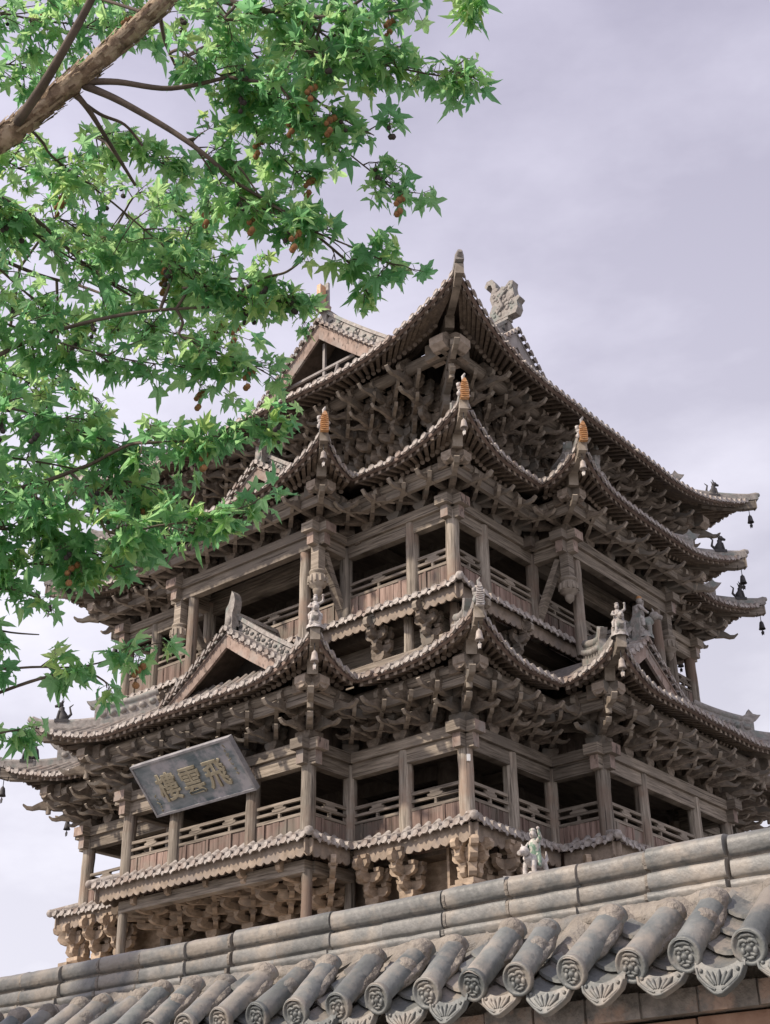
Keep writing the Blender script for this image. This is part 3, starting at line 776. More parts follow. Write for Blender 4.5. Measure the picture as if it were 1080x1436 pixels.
# --- bracket sets -----------------------------------------------------------
def arms(m, ang, n, so, su, lat, L=1.0, beak=True, w=.105, laterals=True, head=True):
    ca, sa = math.cos(ang), math.sin(ang)
    o = V(sa, -ca, 0); e = V(ca, sa, 0); u = V(0, 0, 1)      # ang = 0 points along -Y
    for i in range(1, n+1):
        z = .15+(i-1)*su; h = su*.72; ln = i*so*L+.08
        m.prism([(-.2, 0), (-.2, h), (ln, h), (ln+.02, h*.55), (ln-.03, h*.22), (ln-.13, 0)], u*z, o, u, w, 0)
        m.prism([(-.065, h), (.065, h), (.08, h+su*.3), (-.08, h+su*.3)], o*(i*so*L)+u*z, e, u, .16, 0)
        if beak and i >= n-1:
            k = .85+.25*(i == n)
            pf = [(0, -.05), (0, .10), (.14, .12), (.24, .07), (.33, .015), (.42, .02), (.50, .065), (.515, .04), (.44, -.035), (.33, -.055), (.2, -.03)]
            m.prism([(x*k, y*k) for x, y in pf], o*(ln-.05)+u*(z+h*.35), o, u, w*.8, 0, 1)  # pale side faces paint in the light caught by the beak edges
        if laterals:
            for j in range(0, i+1):
                if j == i and i < n: continue
                ww = lat*(.62 if j == i else 1.0)*(.8+.12*(i-j))
                zz = z+(su*.0 if j < i else su*.98); 
                if j == i: zz = z+su*.9
                c = o*(j*so*L)
                m.prism([(-ww, h), (-ww-.01, h*.5), (-ww+.04, h*.18), (-ww+.14, 0), (ww-.14, 0), (ww-.04, h*.18), (ww+.01, h*.5), (ww, h)], c+u*zz, e, u, w*.9, 0)
                for sx in (-1, 1):
                    m.prism([(-.05, h), (.05, h), (.068, h+su*.28), (-.068, h+su*.28)], c+e*(sx*(ww-.06))+u*zz, e, u, .14, 0)
    if head:
        z = .15+n*su; r = .10
        pf = [(-.25, -.02), (-.25, .13), (.08, .13), (.17, .10), (.21, .03), (.19, -.05), (.12, -.08), (.06, -.05), (.04, -.02)]
        m.prism(pf, o*(n*so*L)+u*(z+.03), o, u, w, 0, 1)
def bracket_mesh(n, so, su, lat, diag=False, beak=True, mats=('brk', 'brkpale')):
    m = MB(); wd = .085 if beak else .10
    m.prism([(-.10, 0), (.10, 0), (.155, .085), (.155, .16), (-.155, .16), (-.155, .085)], (0, 0, 0), (1, 0, 0), (0, 0, 1), .29)
    arms(m, 0, n, so, su, lat, beak=beak, w=wd)
    if diag:
        for s in (-1, 1): arms(m, s*PI/4, n, so, su, lat*.5, L=1.1, beak=beak, w=.09, laterals=False)
    return m.mesh('bracket_set', [M[mats[0]], M[mats[1]]])
def corner_bracket_mesh(n, so, su, lat, beak=True, mats=('brk', 'brkpale')):
    m = MB()      # canonical corner (a,-a): arms to -Y, +X and the diagonal
    m.prism([(-.13, 0), (.13, 0), (.185, .085), (.185, .16), (-.185, .16), (-.185, .085)], (0, 0, 0), (1, 0, 0), (0, 0, 1), .36)
    arms(m, 0, n, so, su, lat*.75, beak=beak); arms(m, PI/2, n, so, su, lat*.75, beak=beak)
    arms(m, PI/4, n, so, su, lat*.7, L=1.45, beak=beak, w=.13, laterals=False)
    # carved hanging finial on the diagonal
    o = V(1, -1, 0).normalized()
    if beak: m.tube([o*(so*n*1.1+.26)+V(0, 0, .05+su*n*.55), o*(so*n*1.1+.28)+V(0, 0, .12+su*n)], [.055, .07], 7, 1)
    return m.mesh('bracket_set', [M[mats[0]], M[mats[1]]])
bAd = bracket_mesh(2, .30, .235, .27, diag=True); bAc = corner_bracket_mesh(2, .30, .235, .34)
bBd = bracket_mesh(1, .48, .21, .26, diag=True); bI = bracket_mesh(2, .34, .235, .16); bIB = bracket_mesh(1, .55, .21, .16); bBc = corner_bracket_mesh(1, .48, .21, .32)
bT = bracket_mesh(4, .29, .275, .24, diag=True); bTc = corner_bracket_mesh(4, .29, .275, .34)
bL = bracket_mesh(2, .20, .235, .30, beak=False, mats=('brklit', 'brklit')); bLw = bracket_mesh(3, .37, .165, .40, diag=True, beak=False, mats=('brklit', 'brklit'))
bLc = corner_bracket_mesh(2, .13, .26, .32, beak=False, mats=('brklit', 'brklit'))
bS = bracket_mesh(2, .17, .24, .26, beak=False)
def put(me, x, y, z, k, rz=0.0):
    p = rot4((x, y, 0), k); o = obj('bracket_set', me, T, (p.x, p.y, z), rz+k*PI/2+random.uniform(-.035, .035)); o.scale = [random.uniform(.95, 1.04) for _ in range(3)]
for k in range(4):
    full = k in (0, 1)
    put(bAc, A_, -A_, ZBA, k); put(bAc, C_, -A_-P_, ZBA, k); put(bAc, -C_, -A_-P_, ZBA, k, -PI/2)
    put(bBc, AB, -AB, ZBB, k); put(bBc, CB, -AB-PB, ZBB, k); put(bBc, -CB, -AB-PB, ZBB, k, -PI/2)
    put(bTc, AC, -AC, 15.95, k)
    if full:
        for x in (4.3, 3.68, 3.05, -4.3, -3.68, -3.05): put(bAd, x, -A_, ZBA, k)
        for x in (1.55, .78, 0, -.78, -1.55): put(bAd, x, -A_-P_, ZBA, k)
        for x in (4.0, 3.33, 2.66, -4.0, -3.33, -2.66): put(bBd, x, -AB, ZBB, k)
        for x in (1.2, .4, -.4, -1.2): put(bBd, x, -AB-PB, ZBB, k)
        for sx in (-1, 1): put(bI, sx*(C_+.05), -A_-.05, ZBA, k, -sx*PI/4*-1); put(bIB, sx*(CB+.05), -AB-.05, ZBB, k, sx*PI/4)
        for i in range(11): put(bT, -3.15+.63*i, -AC, 15.95, k)
        for x in (-4.3, -3.61, 3.0, 3.75): put(bL, x, -A_, 6.60, k)
        for x in (-1.9, -.95, 0, .95, 1.9): put(bLw, x, -A_, 6.60, k)
        for x in (A_,): put(bLc, x, -A_, 6.60, k)
        for x in (-4.3, -2.9, 2.9, 4.1): put(bS, x, -AB, 11.23, k)
    else:
        put(bLc, A_, -A_, 6.60, k)
# lower posts under gallery A, posts under band B
lp = []
for k in range(4):
    for x, y in [(A_, -A_), (3.61, -A_), (-3.61, -A_), (C_, -A_), (-C_, -A_)]:
        p = rot4((x, y, 0), k); lp.append((p.x, p.y))
place_cols('post', lp, 6.60, 7.35, .10)
lp = []
for k in (0, 1):
    for x, y in [(C_, -A_-P_), (-C_, -A_-P_)]:
        p = rot4((x, y, 0), k); lp.append((p.x, p.y))
place_cols('post', lp, 5.0, 7.15, .095)
lp = [(A_+.02, -A_-.02), (-A_-.02, -A_-.02)]
lp = []
for k in range(2):
    for x, y in [(3.58, -AB-.02), (-3.58, -AB-.02), (AB-.05, -AB+.05)]:
        p = rot4((x, y, 0), k); lp.append((p.x, p.y))
place_cols('post', lp, 11.22, 11.95, .10)

# --- hanging columns with lotus pendants and their props --------------------
pend = MB()
pend.bar((0, 0, 0), (0, 0, -.62), .2, .2, up=(1, 0, 0), mi=0)
pend.lathe([(.10, -.55), (.17, -.56), (.18, -.60), (.13, -.62), (.17, -.66), (.185, -.70), (.185, -.82), (.16, -.88), (.09, -.92), (.10, -.96), (.085, -1.03), (.0, -1.11)], (0, 0, 0), 12, 1)
for i in range(12):
    t = 2*PI*i/12; pend.tube([(.18*math.cos(t), .18*math.sin(t), -.69), (.19*math.cos(t), .19*math.sin(t), -.83)], .026, 5, 1)
pm = pend.mesh('hanging_column', [M['beam'], M['brkpale']])
spp = []; 
for k in (0, 1):
    for s in (-1, 1):
        p = rot4((s*CB, -AB-PB, 0), k); obj('hanging_column', pm, T, (p.x, p.y, ZBB-.42), k*PI/2)
        p = rot4((s*1.62, -AB-PB+.03, 0), k); spp.append((p.x, p.y))
        m = MB(); m.bar((s*(CB-.02), -AB-PB+.18, ZBB-.5), (s*(CB-.06), -AB+.12, ZBB-1.95), .13, .15, up=(1, 0, 0))
        obj('brace', (m, [M['beam']]), T, rz=k*PI/2)
    m = MB(); m.bar((-CB, -AB+.03, ZBB-.12), (CB, -AB+.03, ZBB-.12), .22, .2); m.bar((-CB, -AB+.03, ZBB-.36), (CB, -AB+.03, ZBB-.36), .15, .24)
    obj('beam', (m, [M['beam']]), T, rz=k*PI/2)
place_cols('column', spp, 11.6, ZBB-.45, .115)

# --- gables ------------------------------------------------------------------
def gable(g, zap, zlow, hw, yin, barge, truss, k, rh=.36, ridge_mat='ridge', tip=True, bw=.30, mainridge=True):
    # gable facing -Y at y=-g
    root = MB()
    def zs(x):
        u = abs(x)/hw; return zap-(zap-zlow)*(1.12*u-.12*u*u)
    n = 8
    for sx in (-1, 1):
        for dz, mi in ((0, 0), (-.12, 1)):
            vs = []
            for i in range(n+1):
                x = hw*i/n
                vs += [V(sx*x, -g, zs(x)+dz), V(sx*x, -yin, zs(x)+dz)]
            root.add(vs, [(2*i, 2*i+2, 2*i+3, 2*i+1) for i in range(n)], mi, True)
    r = obj('gable_roof', (root, [M['tile'], M['deck']]), T, rz=k*PI/2)
    tl = MB()
    for sx in (-1, 1):
        y = -g+.42
        while y < -yin:
            pts = [V(sx*hw*(1-j/8), y, zs(hw*(1-j/8))) for j in range(9)]
            tile_row(tl, pts, V(0, 1, 0), .062, 0, 1, V(sx, 0, 0)); y += .225
        # tile ends set along the verge, facing out of the gable
        L = math.hypot(hw, zap-zlow); nn = int(L/.20)
        for i in range(nn+1):
            x = hw*(i+.35)/(nn+.5); P = V(sx*x, -g-.10, zs(x)+.01); sl = V(sx*hw/n, 0, -(zap-zlow)/n).normalized()
            tile_row(tl, [P, P+V(0, .34, .03)], sl, .06, 1, 1, V(0, -1, 0))
            x2 = x+hw*.5/(nn+.5); drip(tl, V(sx*x2, -g-.08, zs(x2)-.01), sl, V(0, -1, 0), .15, .10, 1)
    obj('roof_tiles', (tl, [M['tile'], M['tileedge']]), r)
    for sx in (-1, 1):
        bb = MB(); prof = []
        up = [(sx*hw*i/n*.98, zs(hw*i/n*.98)-.08) for i in range(n+1)]
        dn = [(x, z-bw*(1-.18*abs(x)/hw)) for x, z in up]
        prof = up+dn[::-1]
        bb.prism(prof, (0, -g+.03+.002*sx, 0), (1, 0, 0), (0, 0, 1), .06)
        for q in (.06, .9):
            bb.prism([up[0], up[-1], (up[-1][0], up[-1][1]-.05), (up[0][0], up[0][1]-.05)], (0, -g-.005, 0), (1, 0, 0), (0, 0, 1), .03) if q < .1 else None
        obj('bargeboard', (bb, [M[barge]]), r)
        # slope ridge with carved flower reliefs
        rr = MB(); pr = None; nr = 10; lim = .93
        for i in range(nr+1):
            x = hw*lim*i/nr+.06; P = V(sx*x, -g+.30, zs(x)+.02)
            if pr is not None:
                rr.bar(pr+V(0, 0, rh*.5), P+V(0, 0, rh*.5), .12, rh*.86)
                rr.bar(pr+V(0, 0, rh*.98), P+V(0, 0, rh*.98), .2, .08)
                rr.bar(pr+V(0, 0, .04), P+V(0, 0, .04), .18, .07)
                mid = (pr+P)/2+V(0, -.066, rh*.5)
                if i % 2 == 0:
                    for t in range(6):
                        a = t*PI/3; rr.ball(mid+V(math.cos(a)*rh*.2, 0, math.sin(a)*rh*.2), rh*.12, 6, 1 if t % 2 else 0, (1, .5, 1))
                    rr.ball(mid, rh*.1, 6, 0, (1, .8, 1))
                else:
                    rr.ball(mid, rh*.13, 6, 1, (1.3, .35, .8))
            pr = P
        rr.prism([(-.12, -.1), (.12, -.1), (.14, .3), (.05, .36), (.0, .5), (-.06, .34), (-.12, .3)], pr+V(0, 0, .1), (sx, 0, 0), (0, 0, 1), .14)
        obj('slope_ridge', (rr, [M[ridge_mat], M['relief']]), r)
    if mainridge:
        rr = MB()
        rr.bar((0, -g+.18, zap+rh*.5), (0, -yin, zap+rh*.5), .14, rh*.95); rr.bar((0, -g+.15, zap+rh), (0, -yin, zap+rh), .22, .08); rr.bar((0, -g+.15, zap+.05), (0, -yin, zap+.05), .2, .08)
        for i in range(int((g-yin)/.28)):
            for sx in (-1, 1): rr.ball((sx*.08, -g+.4+i*.28, zap+rh*.5), rh*.24, 6, 1 if i % 2 else 0, (.4, 1, 1))
        obj('main_ridge', (rr, [M[ridge_mat], M['relief']]), r)
    if tip:
        f = MB(); f.prism([(-.11, -.1), (.10, -.1), (.10, .34), (.14, .46), (.16, .62), (.12, .76), (.06, .84), (.03, .72), (-.01, .58), (-.09, .48)], (0, -g+.12, zap), (1, 0, 0), (0, 0, 1), .2)
        f.ball((0, -g+.02, zap+.2), .1, 7, 0, (1, .5, 1.2))
        obj('finial', (f, [M[ridge_mat]]), r)
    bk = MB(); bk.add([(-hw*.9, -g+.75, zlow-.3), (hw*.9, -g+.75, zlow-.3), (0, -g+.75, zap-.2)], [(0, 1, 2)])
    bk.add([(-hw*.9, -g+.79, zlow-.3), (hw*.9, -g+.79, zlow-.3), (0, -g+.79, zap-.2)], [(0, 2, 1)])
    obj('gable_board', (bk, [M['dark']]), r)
    if truss:
        t = MB()
        t.bar((0, -g+.22, zap-.55), (0, -g+.22, zlow), .07, .07, up=(1, 0, 0))
        t.bar((-hw*.42, -g+.20, zlow+1.02), (hw*.34, -g+.20, zlow+1.06), .06, .06)
        for sx, h in ((-1, .45), (1, .62)):
            t.tube([(sx*.42, -g+.20, zlow+.3), (sx*.36, -g+.20, zlow+.4+h*.6), (sx*.46, -g+.20, zlow+.4+h)], .042, 6)
        t.bar((-.26, -g+.20, zlow+.66), (.26, -g+.20, zlow+.68), .045, .05); t.bar((-.2, -g+.20, zlow+.86), (.2, -g+.20, zlow+.84), .045, .05)
        obj('gable_truss', (t, [M['greywood']]), r)
    return r
d1 = [gable(6.0, 12.32, 11.12, 1.75, 4.5, 'pinkwood', False, k) for k in (0, 1)]
o = obj('ridge_figure', rfOm, d1[1], (0.12, -5.9, 12.5), 0.5); o.scale = (1.0, 1.0, 1.0)
d2 = [gable(5.35, 16.45, 15.45, 1.45, 4.0, 'pinkwood', False, k, rh=.32, bw=.28) for k in (0, 1)]
tops = [gable(3.45, 21.32, 18.95, 2.85, 0.0, 'pinkwood' if k in (0, 2) else 'greywood', True, k, rh=.42, tip=False, bw=.42) for k in range(4)]
# ridge-end creatures on the top ridges
def chiwen():
    m = MB()      # profile in the plane of the ridge: x towards the gable, z up
    pf = [(-.42, 0), (.34, 0), (.42, .14), (.40, .32), (.50, .40), (.46, .48), (.36, .46), (.33, .62), (.30, .86), (.33, 1.0), (.22, 1.04), (.08, .92), (-.02, .98), (-.12, .88), (-.19, .94), (-.20, 1.16), (-.30, 1.34), (-.46, 1.34), (-.54, 1.20), (-.48, 1.10), (-.42, 1.20), (-.34, 1.18), (-.30, 1.04), (-.36, .88), (-.40, .74), (-.34, .50), (-.44, .30)]
    m.prism(pf, (0, 0, 0), (1, 0, 0), (0, 0, 1), .24)
    rnd = random.Random(3)
    for s in (-1, 1):
        for i in range(46):
            x = rnd.uniform(-.3, .3); z = rnd.uniform(.1, .95)
            m.ball((x, s*.12, z), rnd.uniform(.03, .065), 6, 0, (1, .6, 1))
        m.tube([(-.2, s*.13, .2), (0, s*.15, .35), (-.1, s*.15, .6), (.15, s*.15, .8)], [.04, .05, .045, .02], 6)
    return m.mesh('ridge_creature', [M['ridge']])
cw = chiwen()
for k, r in enumerate(tops):
    if k == 0:
        m = MB(); m.bar((0, -3.38, 21.72), (0, -3.38, 22.45), .12, .2, up=(0, 1, 0), mi=1); m.bar((0, -3.18, 21.72), (0.0, -3.2, 22.62), .18, .06, up=(0, 1, 0), mi=0)
        m.prism([(-.25, 0), (.25, 0), (.3, .12), (.1, .2), (-.28, .16)], (0, -3.42, 21.72), (0, -1, 0), (0, 0, 1), .26, 2)
        obj('broken_ridge_creature', (m, [M['ridge'], M['orange'], M['pinkwood']]), r)
    else:
        obj('ridge_creature', cw, r, (0, -3.2, 21.78), -PI/2)
# small white box on the corner column
m = MB(); m.box((-.03, -.025, 0), (.03, .025, .12)); obj('junction_box', (m, [M['whiteplastic']]), T, (A_+.12, -A_-.08, 8.72), PI/4)
# --- ground storey, hidden by the wall ----------------------------------------
for k in range(4):
    b = MB()
    b.box((-A0, -A0, 0), (A0-.4, -A0+.4, 4.9)); 
    obj('brick_base', (b, [M['wbrick']]), T, rz=k*PI/2)
    b = MB(); b.box((-A_, -A_, 4.9), (A_-.3, -A_+.3, 6.12)); obj('board_panel', (b, [M['dark']]), T, rz=k*PI/2)

# --- bells ----------------------------------------------------------------------
BL = {}
for P, z in BELLS: BL.setdefault(round(z, 2), []).append(P)
for P, z in BELLS:
    if z == R0['z'] or (z == R3['z'] and P.x > 5 and P.y < -5): continue
    d = P-CAM; xx = 540+FPX*d.dot(CR)/d.dot(_f); yy = 718-FPX*d.dot(CU)/d.dot(_f)
    if not (-40 < xx < 1130): continue
    tier = {R1['z']: 'lower', R2['z']: 'middle', R3['z']: 'top'}[z]
    r = math.hypot(P.x, P.y); a = (math.degrees(math.atan2(P.y, P.x))+360) % 360
    cor = abs(abs(P.x)-abs(P.y)) < .2
    if 290 < a < 340 and cor: wh = 'nearest central corner'
    elif cor: wh = 'far right corner' if P.x > 0 else 'far left corner'
    elif a > 270: wh = 'near corner of the left bay' if abs(P.y) > abs(P.x) else 'near corner of the right bay'
    elif a < 90: wh = 'far corner of the right bay'
    else: wh = 'far corner of the left bay'
    near = 'nearest' in wh or 'near ' in wh
    bell_thing(P, '%s wind bell under the %s of the %s eave' % ('pale' if near else 'dark', wh, tier), near)
# ================================================================== name plaque
PT = thing('name_plaque', 'weathered blue-grey wooden name board with three faded gilt characters, leaning out under the lower eave', 'plaque', (0, -A_-P_-.19, 8.74))
PT.rotation_euler = (math.radians(44), 0, 0)
PW, PH = 2.66, 1.10
m = MB(); m.box((-PW/2+.03, -.03, .03), (PW/2-.03, .045, PH-.03)); obj('board', (m, [M['plq']]), PT)
m = MB()
m.box((-PW/2, -.055, 0), (PW/2, .06, .045)); m.box((-PW/2, -.055, PH-.045), (PW/2, .06, PH))
m.box((-PW/2, -.053, .045), (-PW/2+.045, .058, PH-.045)); m.box((PW/2-.045, -.053, .045), (PW/2, .058, PH-.045))
obj('frame', (m, [M['plqrim']]), PT)
def text_mesh(s, size, ext):
    cu = bpy.data.curves.new('characters', 'FONT'); cu.body = s; cu.size = size; cu.extrude = ext; cu.bevel_depth = .006; cu.align_x = 'CENTER'; cu.offset = .006; cu.space_character = 1.12
    t = bpy.data.objects.new('tmp', cu); COL.objects.link(t)
    me = bpy.data.meshes.new_from_object(t.evaluated_get(bpy.context.evaluated_depsgraph_get()))
    bpy.data.objects.remove(t); bpy.data.curves.remove(cu)
    return me
for i, ch in enumerate('樓雲飛'):
    me = text_mesh(ch, .60, .012); me.materials.clear(); me.materials.append(M['gold'])
    o = obj('gilt_character', me, PT, (-.64+.635*i, -.045, .30)); o.rotation_euler = (PI/2, 0, 0); o.scale = (.92, 1.0, 1)
m = MB(); rnd = random.Random(5)
for i in range(7):
    z = .96-.09*i; x = 1.09
    for j in range(3):
        a = rnd.uniform(0, PI); c = V(x+rnd.uniform(-.02, .02), -.034, z+rnd.uniform(-.02, .02)); d = V(math.cos(a), 0, math.sin(a))*rnd.uniform(.02, .035)
        m.bar(c-d, c+d, .012, .008)
for i in range(5):
    for j in range(3):
        a = rnd.uniform(0, PI); c = V(-1.1+rnd.uniform(-.02, .02), -.034, .42-.08*i+rnd.uniform(-.02, .02)); d = V(math.cos(a), 0, math.sin(a))*rnd.uniform(.018, .03)
        m.bar(c-d, c+d, .011, .008)
obj('small_inscription', (m, [M['gold']]), PT)
for sx in (-1.05, 1.05):
    m = MB(); m.bar((sx, .05, PH-.1), (sx, .55, PH-.55), .025, .025); obj('iron_stay', (m, [M['iron']]), PT)
for sx in (-.75, .75):
    m = MB(); m.bar((sx, -.02, -.03), (sx, .07, .06), .06, .05); obj('iron_hook', (m, [M['iron']]), PT)

# ================================================================== boundary wall
from mathutils import noise
W = thing('boundary_wall', 'grey tile-capped brick wall with round beast-face tile ends in the foreground', 'wall', (14, -18.46, 0))
def wobj(name, m, mats, loc=(0, 0, 0)):
    return obj(name, (m, mats) if isinstance(m, MB) else m, W, (loc[0]-14, loc[1]+18.46, loc[2]))
X0, X1 = 5.2, 21.4
# brick body
bm = bpy.data.materials.new('coursed_grey_brick'); bm.use_nodes = True
t = bm.node_tree; L = t.links.new; p = t.nodes['Principled BSDF']; p.inputs['Roughness'].default_value = .9
co = t.nodes.new('ShaderNodeTexCoord'); ma = t.nodes.new('ShaderNodeMapping'); ma.inputs['Rotation'].default_value = (PI/2, 0, 0); L(co.outputs['Object'], ma.inputs[0])
br = t.nodes.new('ShaderNodeTexBrick'); br.inputs['Color1'].default_value = (.20, .19, .175, 1); br.inputs['Color2'].default_value = (.29, .265, .24, 1); br.inputs['Mortar'].default_value = (.38, .34, .3, 1)
br.inputs['Scale'].default_value = 1; br.inputs['Brick Width'].default_value = .29; br.inputs['Row Height'].default_value = .072; br.inputs['Mortar Size'].default_value = .007
L(ma.outputs[0], br.inputs['Vector']); L(br.outputs['Color'], p.inputs['Base Color'])
m = MB(); m.box((X0, -18.86, 0), (X1, -18.06, 2.06)); wobj('brick_face', m, [bm])
def rows(z0, z1, y, bl, name, ma, seed):
    rnd = random.Random(seed); m = MB(); x = X0+rnd.uniform(0, bl)
    while x < X1:
        j = rnd.uniform(-.006, .006); m.box((x+.004, y+j, z0+rnd.uniform(-.002, .002)), (x+bl-.005, -18.5, z1+rnd.uniform(-.003, .003))); x += bl
    wobj(name, m, [ma])
    m = MB(); m.box((X0, y+.010, z0), (X1, -18.52, z1)); wobj('mortar_bed', m, [M['wmort']])
rows(2.198, 2.272, -18.985, .20, 'brick_course', M['wbrick'], 1)
rows(2.132, 2.190, -18.925, .27, 'brick_course', M['wred'], 2)
rows(2.064, 2.126, -18.945, .24, 'brick_course', M['wbrick'], 3)
m = MB(); m.box((X0, -18.93, 2.272), (X1, -18.5, 2.33)); m.box((X0, -18.5, 2.06), (X1, -17.95, 2.33)); wobj('mortar_bed', m, [M['wmort']])
# roof bed with the troughs between the cover tiles
m = MB(); nx = int((X1-X0)/.02); vs = []; ny = 10
for i in range(nx+1):
    x = X0+(X1-X0)*i/nx
    ph = ((16.265-x)/.2) % 1.0
    tr = -.052*math.sin(PI*ph)
    for j in range(ny+1):
        u = j/ny; y = -19.085+.37*u; z = 2.300+.285*u+tr
        z += (noise.noise((x*9, y*12, 0))*.012+noise.noise((x*30, y*30, 3))*.006)*(.3+u)
        if u > .75: z += (u-.75)*.10+noise.noise((x*14, 1, y*14))*.02
        vs.append((x, y, z))
fs = [(i*(ny+1)+j, (i+1)*(ny+1)+j, (i+1)*(ny+1)+j+1, i*(ny+1)+j+1) for i in range(nx) for j in range(ny)]
m.add(vs, fs, 0, True)
m.add([(X0, -17.82, 2.30), (X1, -17.82, 2.30), (X1, -18.3, 2.62), (X0, -18.3, 2.62)], [(0, 1, 2, 3)], 0)
wobj('tile_bed', m, [M['wmort']])
# lumpy mortar shoulder under the ridge
m = MB(); vs = []; ny = 8
for i in range(nx+1):
    x = X0+(X1-X0)*i/nx
    for j in range(ny+1):
        a = -.5+PI*.62*j/ny
        r = .062+noise.noise((x*7, j*.35, 7))*.020+noise.noise((x*22, j*.9, 2))*.010
        vs.append((x, -18.66-math.cos(a)*r*1.15, 2.555+math.sin(a)*r))
fs = [(i*(ny+1)+j, i*(ny+1)+j+1, (i+1)*(ny+1)+j+1, (i+1)*(ny+1)+j) for i in range(nx) for j in range(ny)]
m.add(vs, fs, 0, True); wobj('mortar_shoulder', m, [M['wmort']])
# ridge tiles, one length each
def ridge_seg(L, seed):
    rnd = random.Random(seed); m = MB()
    pf = [(-.150, 2.585), (-.182, 2.634), (-.182, 2.654), (-.150, 2.657), (-.150, 2.664)]
    pf += [(-.154-.016*math.copysign(abs(math.cos(t))**.6, math.cos(t)), 2.697+.030*math.copysign(abs(math.sin(t))**.8, math.sin(t))) for t in [(-.48+.96*i/8)*PI for i in range(9)]]
    pf += [(-.138, 2.731), (-.138, 2.740), (-.162, 2.742)]
    pf += [(-.150-.022*math.sin(t), 2.771-.028*math.cos(t)) for t in [(.25+.25*i/3)*PI for i in range(3)]]
    pf += [(-.125-.047*math.cos(t)**.7, 2.782+.036*math.sin(t)) for t in [(.02+.46*i/7)*PI for i in range(8)]]
    pf += [(-.05, 2.824), (0, 2.827)]
    pf = pf+[(-y, z) for y, z in pf[::-1][1:]]
    n = len(pf); vs = []; ns = 6
    for i in range(ns+1):
        x = L*i/ns-.0015
        sk = 1.0
        for y, z in pf:
            q = noise.noise((x*16+seed*5, y*16, z*16))*.003
            vs.append((x, y*(1+q*3)*sk, z+q))
    fs = [(i*n+k, (i+1)*n+k, (i+1)*n+(k+1) % n, i*n+(k+1) % n) for i in range(ns) for k in range(n)]
    m.add(vs, fs, 0, True)
    m.add(vs[:n], [tuple(range(n))], 0); m.add(vs[-n:], [tuple(range(n))[::-1]], 0)
    return m.mesh('ridge_tile', [M['wridge']])
segs = [ridge_seg(.2995, i) for i in range(5)]
x = X0; i = 0; jm = MB()
while x < X1-.3:
    o = wobj('ridge_tile', segs[i % 5], None, (x, -18.46+random.uniform(-.004, .004), random.uniform(-.005, .005)))
    o.rotation_euler = (random.uniform(-.005, .005), random.uniform(-.008, .008), random.uniform(-.006, .006))
    jw = random.uniform(.009, .016)
    pj = [(-.150, 2.60), (-.1835, 2.634), (-.1835, 2.655), (-.152, 2.660), (-.166, 2.672), (-.1712, 2.684), (-.1712, 2.710), (-.164, 2.724), (-.141, 2.733), (-.141, 2.741), (-.165, 2.745), (-.1735, 2.765), (-.1735, 2.785), (-.162, 2.804), (-.10, 2.8195), (0, 2.8285)]
    js = random.uniform(1.0, 1.006)
    jm.prism([(y*js, 2.6+(z-2.6)*js) for y, z in pj]+[(-y*js, 2.6+(z-2.6)*js) for y, z in pj[::-1][1:]], (x-.002, -18.46, 0), (0, 1, 0), (0, 0, 1), jw)
    x += .30; i += 1
m = MB(); m.box((X0, -18.60, 2.5), (X1, -18.32, 2.78)); jm.add(m.v, m.f)
wobj('joint_mortar', jm, [M['wmort']])
# cover tiles with beast-face end discs, lotus drip tiles
SD = V(0, -.314, -.252).normalized()           # down the slope
UPN = V(0, -.252, .314).normalized()
def cover_mesh(seed):
    rnd = random.Random(seed); m = MB()
    P0 = V(0, 0, 0); n = 14
    rs = []; pts = []
    for i in range(9):
        u = i/8; pts.append(P0-SD*(.335*u)); r = .0485-.003*u
        rs.append(r)
    for a, b, k in ((0, 4, 0), (4, 8, 1)):
        vs = []; idx = list(range(a, b+1))
        for i in idx:
            for q in range(n+1):
                th = -.35+(PI+.7)*q/n
                r = rs[i]*(1.0 if k == 0 else .985)+noise.noise((i*.8+seed*3, q*.5, k*4))*.0025
                vs.append(pts[i]+V(1, 0, 0)*math.cos(th)*r+UPN*math.sin(th)*r)
        fs = [(i*(n+1)+q, i*(n+1)+q+1, (i+1)*(n+1)+q+1, (i+1)*(n+1)+q) for i in range(len(idx)-1) for q in range(n)]
        m.add(vs, fs, 0, True)
    # lumpy mortar collars where the tile meets its neighbour and the ridge, and bedding along the sides
    def lump(u0, u1, th0, th1, h, sd):
        vs = []; A, B = 12, 16
        for i in range(A+1):
            for q in range(B+1):
                a, b = i/A, q/B
                env = math.sin(PI*a)*math.sin(PI*b); nz_ = noise.noise((a*4+sd, b*4, seed*2.3))*.8+noise.noise((a*11, b*11+sd, seed))*.35
                r = .044+h*(env*1.2+.9*nz_*env**.5)-.004*(1-env)
                th = th0+(th1-th0)*b; c = P0-SD*(u0+(u1-u0)*a)
                vs.append(c+V(1, 0, 0)*math.cos(th)*r+UPN*math.sin(th)*r)
        m.add(vs, [(i*(B+1)+q, i*(B+1)+q+1, (i+1)*(B+1)+q+1, (i+1)*(B+1)+q) for i in range(A) for q in range(B)], 1, True)
    lump(.25+.03*rnd.random(), .345, -.6, PI+.6, .004+.007*rnd.random(), 1)
    if seed % 3 == 1: lump(.14, .22, -.5, 1.2+rnd.random(), .007, 5)
    lump(.05+.1*rnd.random(), .31, -.9, .2, .010+.008*rnd.random(), 9); lump(.08, .30, PI-.2, PI+.9, .014, 13)
    return m.mesh('cover_tile', [M['wtile'], M['wmort']])
